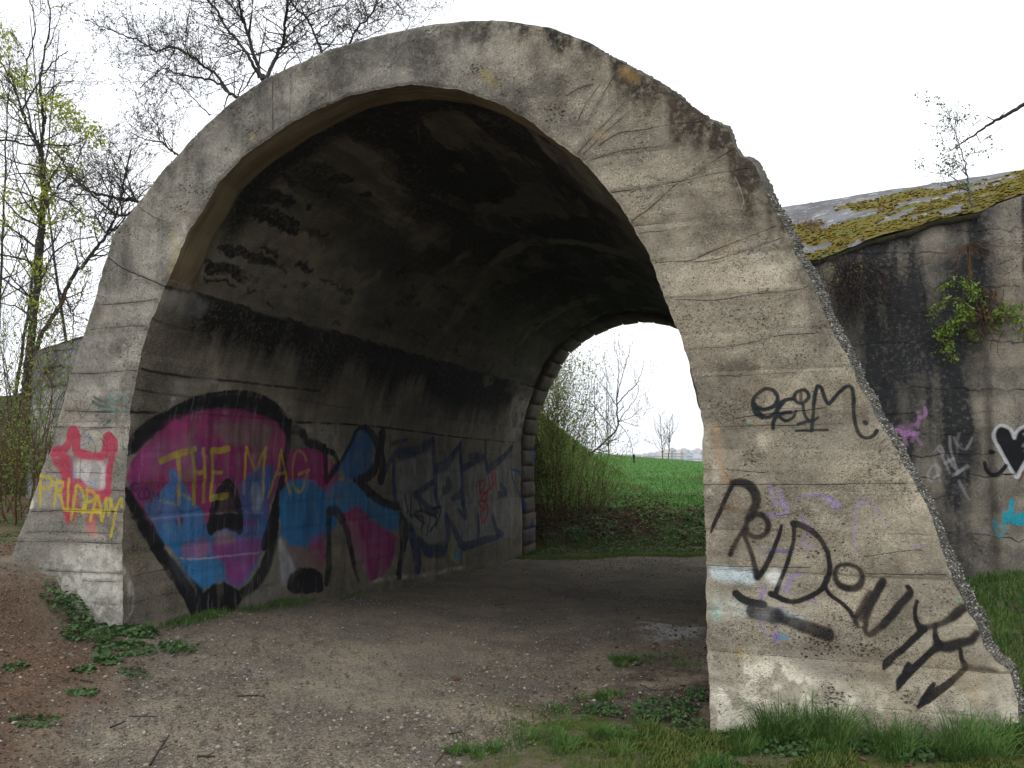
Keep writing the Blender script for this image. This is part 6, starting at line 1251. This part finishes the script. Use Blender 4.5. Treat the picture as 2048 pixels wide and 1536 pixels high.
# single tufts
def tuft(px, py, n, h, rad, label, name='grass_tuft', mat=M_GRS, seed=1, group=None, wid=.0025, cat='grass tuft', lean=(.2, 1.5)):
    gx_, gy_ = ground_hit(px, py); g = np.random.default_rng(seed); a = g.uniform(0, 6.28, n); q = rad*np.sqrt(g.random(n)); kc = g.integers(0, 7, n); cx_ = g.normal(size=7)*rad*.8; cy_ = g.normal(size=7)*rad*.7; x = gx_+np.cos(a)*q*.5+cx_[kc]; y = gy_+np.sin(a)*q*.5+cy_[kc]
    u, d = loc(x, y); bad = (u > 4.45) & (d > -.02); y = np.where(bad, y-.15, y)
    pos = np.stack([x, y, H(x, y)-.01], 1); az = a+g.normal(size=n)*.7
    V, F = blades_mesh(pos, h*(.30+.85*g.beta(1.3, 1.6, n)), np.full(n, wid)*g.uniform(.6, 1.2, n), az, g.uniform(*lean, n))
    e = empty(name, (gx_, gy_, Hs(gx_, gy_)), label, cat, group); b = obj('blades', to_local(V, e), F, mat, e); b['kind'] = 'stuff'
    return e
TGp = 'grass tufts along the foot of the right pier'
tuft(1640, 1478, 900, .30, .12, 'largest grass tuft, in front of the right pier below the white blotches', seed=1, group=TGp)
tuft(1900, 1500, 800, .25, .16, 'wide grass tuft under the right end of the pier', seed=2, group=TGp)
tuft(1790, 1500, 500, .15, .12, 'low grass tuft between the two large ones at the pier foot', seed=3, group=TGp)
tuft(2020, 1470, 700, .20, .14, 'grass tuft at the right edge of the photo', seed=4, group=TGp)
tuft(1490, 1500, 420, .13, .10, 'bluish short grass tuft left of the largest tuft', seed=5, group=TGp)
tuft(1450, 1430, 350, .10, .07, 'small grass tuft at the inner corner of the right pier', seed=6, group=TGp)
tuft(1560, 1460, 300, .12, .08, 'small tuft touching the pier just left of the largest tuft', seed=7, group=TGp)
PG = 'grass tufts at the edge of the path'
for i, (px, py, n, h, rad, lab) in enumerate(((940, 1508, 420, .07, .075, 'isolated round grass tuft at the bottom middle of the path'), (1262, 1325, 420, .07, .10, 'grass tuft on the path beside the pale patch'), (1345, 1318, 320, .05, .16, 'flat thin grass patch near the inner side of the right pier'), (1215, 1395, 420, .06, .09, 'small clover-like tuft at the inner tip of the green strip'), (1130, 1500, 900, .085, .16, 'broad tuft at the bottom, first of the green strip'), (1120, 1425, 260, .045, .10, 'small tuft on the left fringe of the green strip'), (1260, 1480, 600, .07, .14, 'soft tuft in the middle of the green strip'))):
    tuft(px, py, n, h, rad, lab, seed=20+i, group=PG)

# leafy weeds
def weed(px, py, n, rad, hgt, size, label, seed, group=None, mat=M_LFD, name='weed', wid=.75, cat='weed', dz=0):
    gx_, gy_ = ground_hit(px, py); g = np.random.default_rng(seed); e = empty(name, (gx_, gy_, Hs(gx_, gy_)), label, cat, group)
    a = g.uniform(0, 6.28, n); q = rad*np.sqrt(g.random(n)); x = gx_+np.cos(a)*q; y = gy_+np.sin(a)*q*.8; u, d = loc(x, y); bad = (u > -1.2) & (u < 0) & (d > -.03); y = np.where(bad, y-.2, y)
    bad = (u > 4.45) & (d > -.03); y = np.where(bad, y-.2, y)
    z = H(x, y)+hgt*g.random(n)*(1-(q/rad)**2*.6)+.008; dr = np.stack([np.cos(a+g.normal(size=n)*.8), np.sin(a+g.normal(size=n)*.8), g.normal(size=n)*.35], 1)
    V, F = leaves_mesh(np.stack([x, y, z], 1), dr, np.stack([g.normal(size=n)*.5, g.normal(size=n)*.5, np.ones(n)], 1), size*g.uniform(.35, 1.15, n), wid, .3)
    b = obj('leaves', to_local(V, e), F, mat, e); b['kind'] = 'stuff'
    T = Tubes()
    for i in range(min(40, n)): T.add([(x[i], y[i], H(x[i], y[i])-.01), (x[i], y[i], z[i])], .0015, 3)
    st_o = T.build('stems', M_LFD, e); st_o['kind'] = 'stuff'; return e
WG = 'weeds round the left pier foot'
for i, a in enumerate(((160, 1225, 340, .20, .20, .040, 'leafy weed clump climbing the foot of the left pier'), (175, 1275, 300, .18, .12, .042, 'nettle-like weeds just below the left pier corner'), (265, 1270, 260, .17, .07, .050, 'broad-leaved weeds at the base of the left pier edge'), (250, 1300, 300, .20, .04, .040, 'flat weeds spreading in front of the left pier'), (355, 1300, 200, .14, .05, .034, 'small dark weed patch on the gravel right of the left pier'), (215, 1328, 60, .07, .02, .060, 'bluish rosette on the soil in front of the weeds'), (170, 1345, 36, .05, .02, .055, 'smaller rosette left of the bluish one'), (30, 1340, 60, .07, .03, .035, 'lone weed near the left edge of the ground'), (165, 1390, 80, .08, .02, .035, 'low rosette on the litter in the lower left'), (265, 1352, 80, .10, .015, .030, 'thin flat weed right of the rosettes'), (70, 1450, 140, .12, .012, .028, 'yellowish ground weed at the lower left'), (205, 1195, 120, .09, .10, .03, 'sprig against the lower left pier face'))):
    weed(*a, 80+i, WG)
RW = 'weeds in the green strip by the right pier'
for i, a in enumerate(((1205, 1425, 260, .13, .03, .024, 'bright chickweed patch on the left of the green strip'), (1330, 1425, 620, .20, .05, .026, 'large bright chickweed patch left of the right pier corner'), (1395, 1395, 160, .08, .06, .026, 'chickweed against the inner corner of the right pier'), (1400, 1460, 300, .16, .03, .026, 'chickweed below the right pier corner'), (1770, 1480, 220, .14, .08, .040, 'dark ivy-like leaves between the big tufts'), (1480, 1480, 160, .12, .05, .034, 'dark leaves left of the largest tuft'), (2020, 1450, 260, .15, .10, .042, 'dark ivy-like leaves at the right edge'), (1570, 1500, 260, .16, .05, .032, 'leafy weeds just under the largest grass tuft'), (1705, 1500, 260, .15, .07, .034, 'leafy weeds right of the largest grass tuft'), (1860, 1512, 260, .16, .06, .034, 'leafy weeds below the wide grass tuft'), (1960, 1512, 220, .14, .07, .036, 'leafy weeds between the wide tuft and the right edge'))):
    weed(*a, 110+i, RW, mat=M_LFD)
BW = 'plants on the far bank'
for i, a in enumerate(((1162, 1072, 60, .26, .12, .17, 'pale hosta-like plant on the leaf litter beyond the arch'), (1225, 1075, 60, .25, .08, .11, 'small green plant right of the pale one on the far bank'), (1395, 1040, 60, .3, .15, .15, 'leafy plant on the far bank beside the right pier edge'), (1090, 1082, 60, .2, .05, .09, 'small plant near the far stone jamb'), (1200, 1092, 160, .4, .05, .06, 'clover at the verge beyond the arch'))):
    weed(*a, 130+i, BW, mat=M_LFD if i else leaf_mat('pale_leaf', (.11, .19, .085), (.08, .15, .06), None, .25), wid=.45)
# grass and weeds along the foot of the tunnel wall
x = []; y = []
for dd, n in ((.55, 200), (.7, 300), (.95, 260), (1.5, 120), (1.8, 200), (2.05, 260), (2.3, 160), (3.3, 120), (9.6, 200), (10.1, 400), (10.6, 300)):
    w_ = W(RNG.normal(.14, .06, n)-.06*(dd > 9), dd+RNG.normal(0, .12, n), 0); x.append(w_[:, 0]); y.append(w_[:, 1])
x, y = np.concatenate(x), np.concatenate(y); e = grass('wall_foot_grass', x, y, RNG.uniform(.02, .075, len(x)), M_GRS, .0028)

# twigs and odd bits on the ground
def stick(pts, r, label, seed, name='stick', mat=M_TWIG, cat='twig', group='twigs lying on the path'):
    g = [ground_hit(*p) for p in pts]; b = (g[0][0], g[0][1], Hs(*g[0])); e = empty(name, b, label, cat, group)
    q = smooth_line([(a, c, Hs(a, c)+r*1.4+.004) for a, c in g], 4); T = Tubes(); T.add(q, np.linspace(r, r*.6, len(q)), 5); T.build('stem', mat, e)
    j = len(q)//2; T = Tubes(); T.add([q[j], q[j]+np.array([.03, .02, .012])], r*.5, 4); T.build('side_shoot', mat, e); return e
for i, (p, r, l) in enumerate((([(300, 1536), (318, 1510), (338, 1478)], .006, 'dark twig on gravel at the bottom left'), ([(258, 1438), (285, 1438), (312, 1441)], .004, 'straight pale stalk lying left of the gravel'), ([(220, 1464), (250, 1455)], .006, 'short dark twig left of the pale stalk'), ([(395, 1519), (430, 1525)], .007, 'thick dark twig at the very bottom left'), ([(475, 1402), (510, 1400), (530, 1398)], .005, 'twig among the stones left of centre'), ([(1280, 1375), (1310, 1384), (1352, 1383)], .004, 'thin twig on bare soil beside the chickweed'), ([(1080, 1432), (1100, 1444)], .004, 'twig pointing into the green strip'), ([(870, 1536), (885, 1518), (890, 1505)], .004, 'curved twig next to the round grass tuft'), ([(900, 1475), (925, 1471)], .005, 'short twig left of the green strip'), ([(160, 1365), (185, 1368)], .005, 'dark twig on the litter below the rosettes'), ([(990, 1215), (1012, 1213)], .006, 'short twig inside the tunnel entrance'), ([(1225, 1463), (1310, 1466)], .004, 'long dark twig buried in the green strip'))):
    stick(p, r, l, 200+i)
gx_, gy_ = ground_hit(910, 1361); e = empty('dead_leaf', (gx_, gy_, Hs(gx_, gy_)), 'single curled dry leaf in the middle of the path', 'leaf')
V, F = leaves_mesh(np.array([[gx_-.03, gy_, Hs(gx_, gy_)+.012]]), np.array([[1, .1, .05]]), np.array([[0, -.6, 1.]]), .075, .6, .35); obj('blade', to_local(V, e), F, M_DEAD, e)
T = Tubes(); T.add([(gx_-.03, gy_, Hs(gx_, gy_)+.012), (gx_-.06, gy_+.01, Hs(gx_, gy_)+.02)], .0015, 3); T.build('stalk', M_BROWN, e)

# ================================================================== FAR CITY AND AIR
CITY = [(1290, 12, 6, (.50, .47, .48)), (1302, 14, 8, (.42, .40, .44)), (1316, 16, 10, (.50, .45, .42)), (1334, 20, 14, (.55, .46, .34)), (1345, 10, 17, (.34, .34, .36)), (1356, 14, 13, (.60, .50, .36)), (1368, 16, 16, (.45, .38, .38)), (1382, 18, 12, (.36, .42, .50)), (1396, 14, 16, (.48, .42, .42)), (1410, 20, 13, (.55, .50, .46)), (1430, 22, 15, (.45, .44, .44)), (1450, 20, 12, (.5, .4, .36)), (1470, 26, 16, (.46, .44, .44)), (1376, 12, 7, (.30, .36, .44)), (1392, 18, 6, (.52, .52, .52))]
labs = ['low pale block at the left end of the far skyline', 'grey far block second from the left of the skyline', 'cream far block third from the left', 'yellowish far apartment block left of the grey tower', 'dark grey narrow tower, tallest on the far skyline', 'yellow far block right of the grey tower', 'reddish far block in the middle of the skyline', 'bluish far block beside the reddish one', 'pinkish tall far block near the pier edge', 'cream far block touching the pier edge', 'far block hidden mostly by the right pier', 'brownish far block behind the right pier', 'long grey far block behind the right pier', 'low blue shed in front of the far blocks', 'low white hall in front of the far blocks']
winm = M('far_window', .4, .5); winm.base((.10, .11, .13)); winm = winm.m
for i, (px, w_, h_, c) in enumerate(CITY):
    dep = 900 if i < 13 else 860; b = P(px, 920, dep); s_ = dep/F_PX; hw = w_*s_*.5; top = P(px, 918-h_-3, dep)[2]; z0 = b[2]-4; dpt = 12
    e = empty('apartment_block', (b[0], b[1], z0), labs[i], 'building', 'far blocks on the skyline')
    V = np.array([(sx*hw, sy*dpt/2, zz) for zz in (0, top-z0) for sx, sy in ((-1, -1), (1, -1), (1, 1), (-1, 1))]); m = M('far_wall', .9, .1); m.base(m.mix(m.ramp(m.noise(.2, 3), .4, .6), c, tuple(x*.8 for x in c)))
    obj('walls', V, np.array([[0, 1, 5, 4], [1, 2, 6, 5], [2, 3, 7, 6], [3, 0, 4, 7], [4, 5, 6, 7]]), m.m, e)
    rw = hw*.5; V = np.array([(sx*rw, sy*3, top-z0+zz) for zz in (0.02, 1.3) for sx, sy in ((-1, -1), (1, -1), (1, 1), (-1, 1))]); obj('roof_house', V, np.array([[0, 1, 5, 4], [1, 2, 6, 5], [2, 3, 7, 6], [3, 0, 4, 7], [4, 5, 6, 7]]), m.m, e)
    nf = max(1, int((top-z0-4)/3)); V = []; F = []
    for f in range(nf):
        z_ = 4.2+f*3; V += [(-hw*.9, -dpt/2-.05, z_), (hw*.9, -dpt/2-.05, z_), (hw*.9, -dpt/2-.05, z_+1.3), (-hw*.9, -dpt/2-.05, z_+1.3)]; F.append([f*4, f*4+1, f*4+2, f*4+3])
    obj('window_row', np.array(V), np.array(F), winm, e)
hv = bpy.data.materials.new('haze_air'); hv.use_nodes = True; hv.node_tree.nodes.clear(); pv = hv.node_tree.nodes.new('ShaderNodeVolumePrincipled'); ho = hv.node_tree.nodes.new('ShaderNodeOutputMaterial')
pv.inputs['Density'].default_value = .0006; pv.inputs['Color'].default_value = (.90, .94, 1.0, 1); hv.node_tree.links.new(pv.outputs[0], ho.inputs['Volume'])
hx, hy0, hy1, hz0, hz1 = 1000, -40, 1150, -32, 24
V = np.array([(x, y, z) for z in (hz0, hz1) for x, y in ((-hx, hy0), (hx, hy0), (hx, hy1), (-hx, hy1))]); o = obj('haze', V, np.array([[0, 3, 2, 1], [4, 5, 6, 7], [0, 1, 5, 4], [1, 2, 6, 5], [2, 3, 7, 6], [3, 0, 4, 7]]), hv); tag(o, kind='stuff')
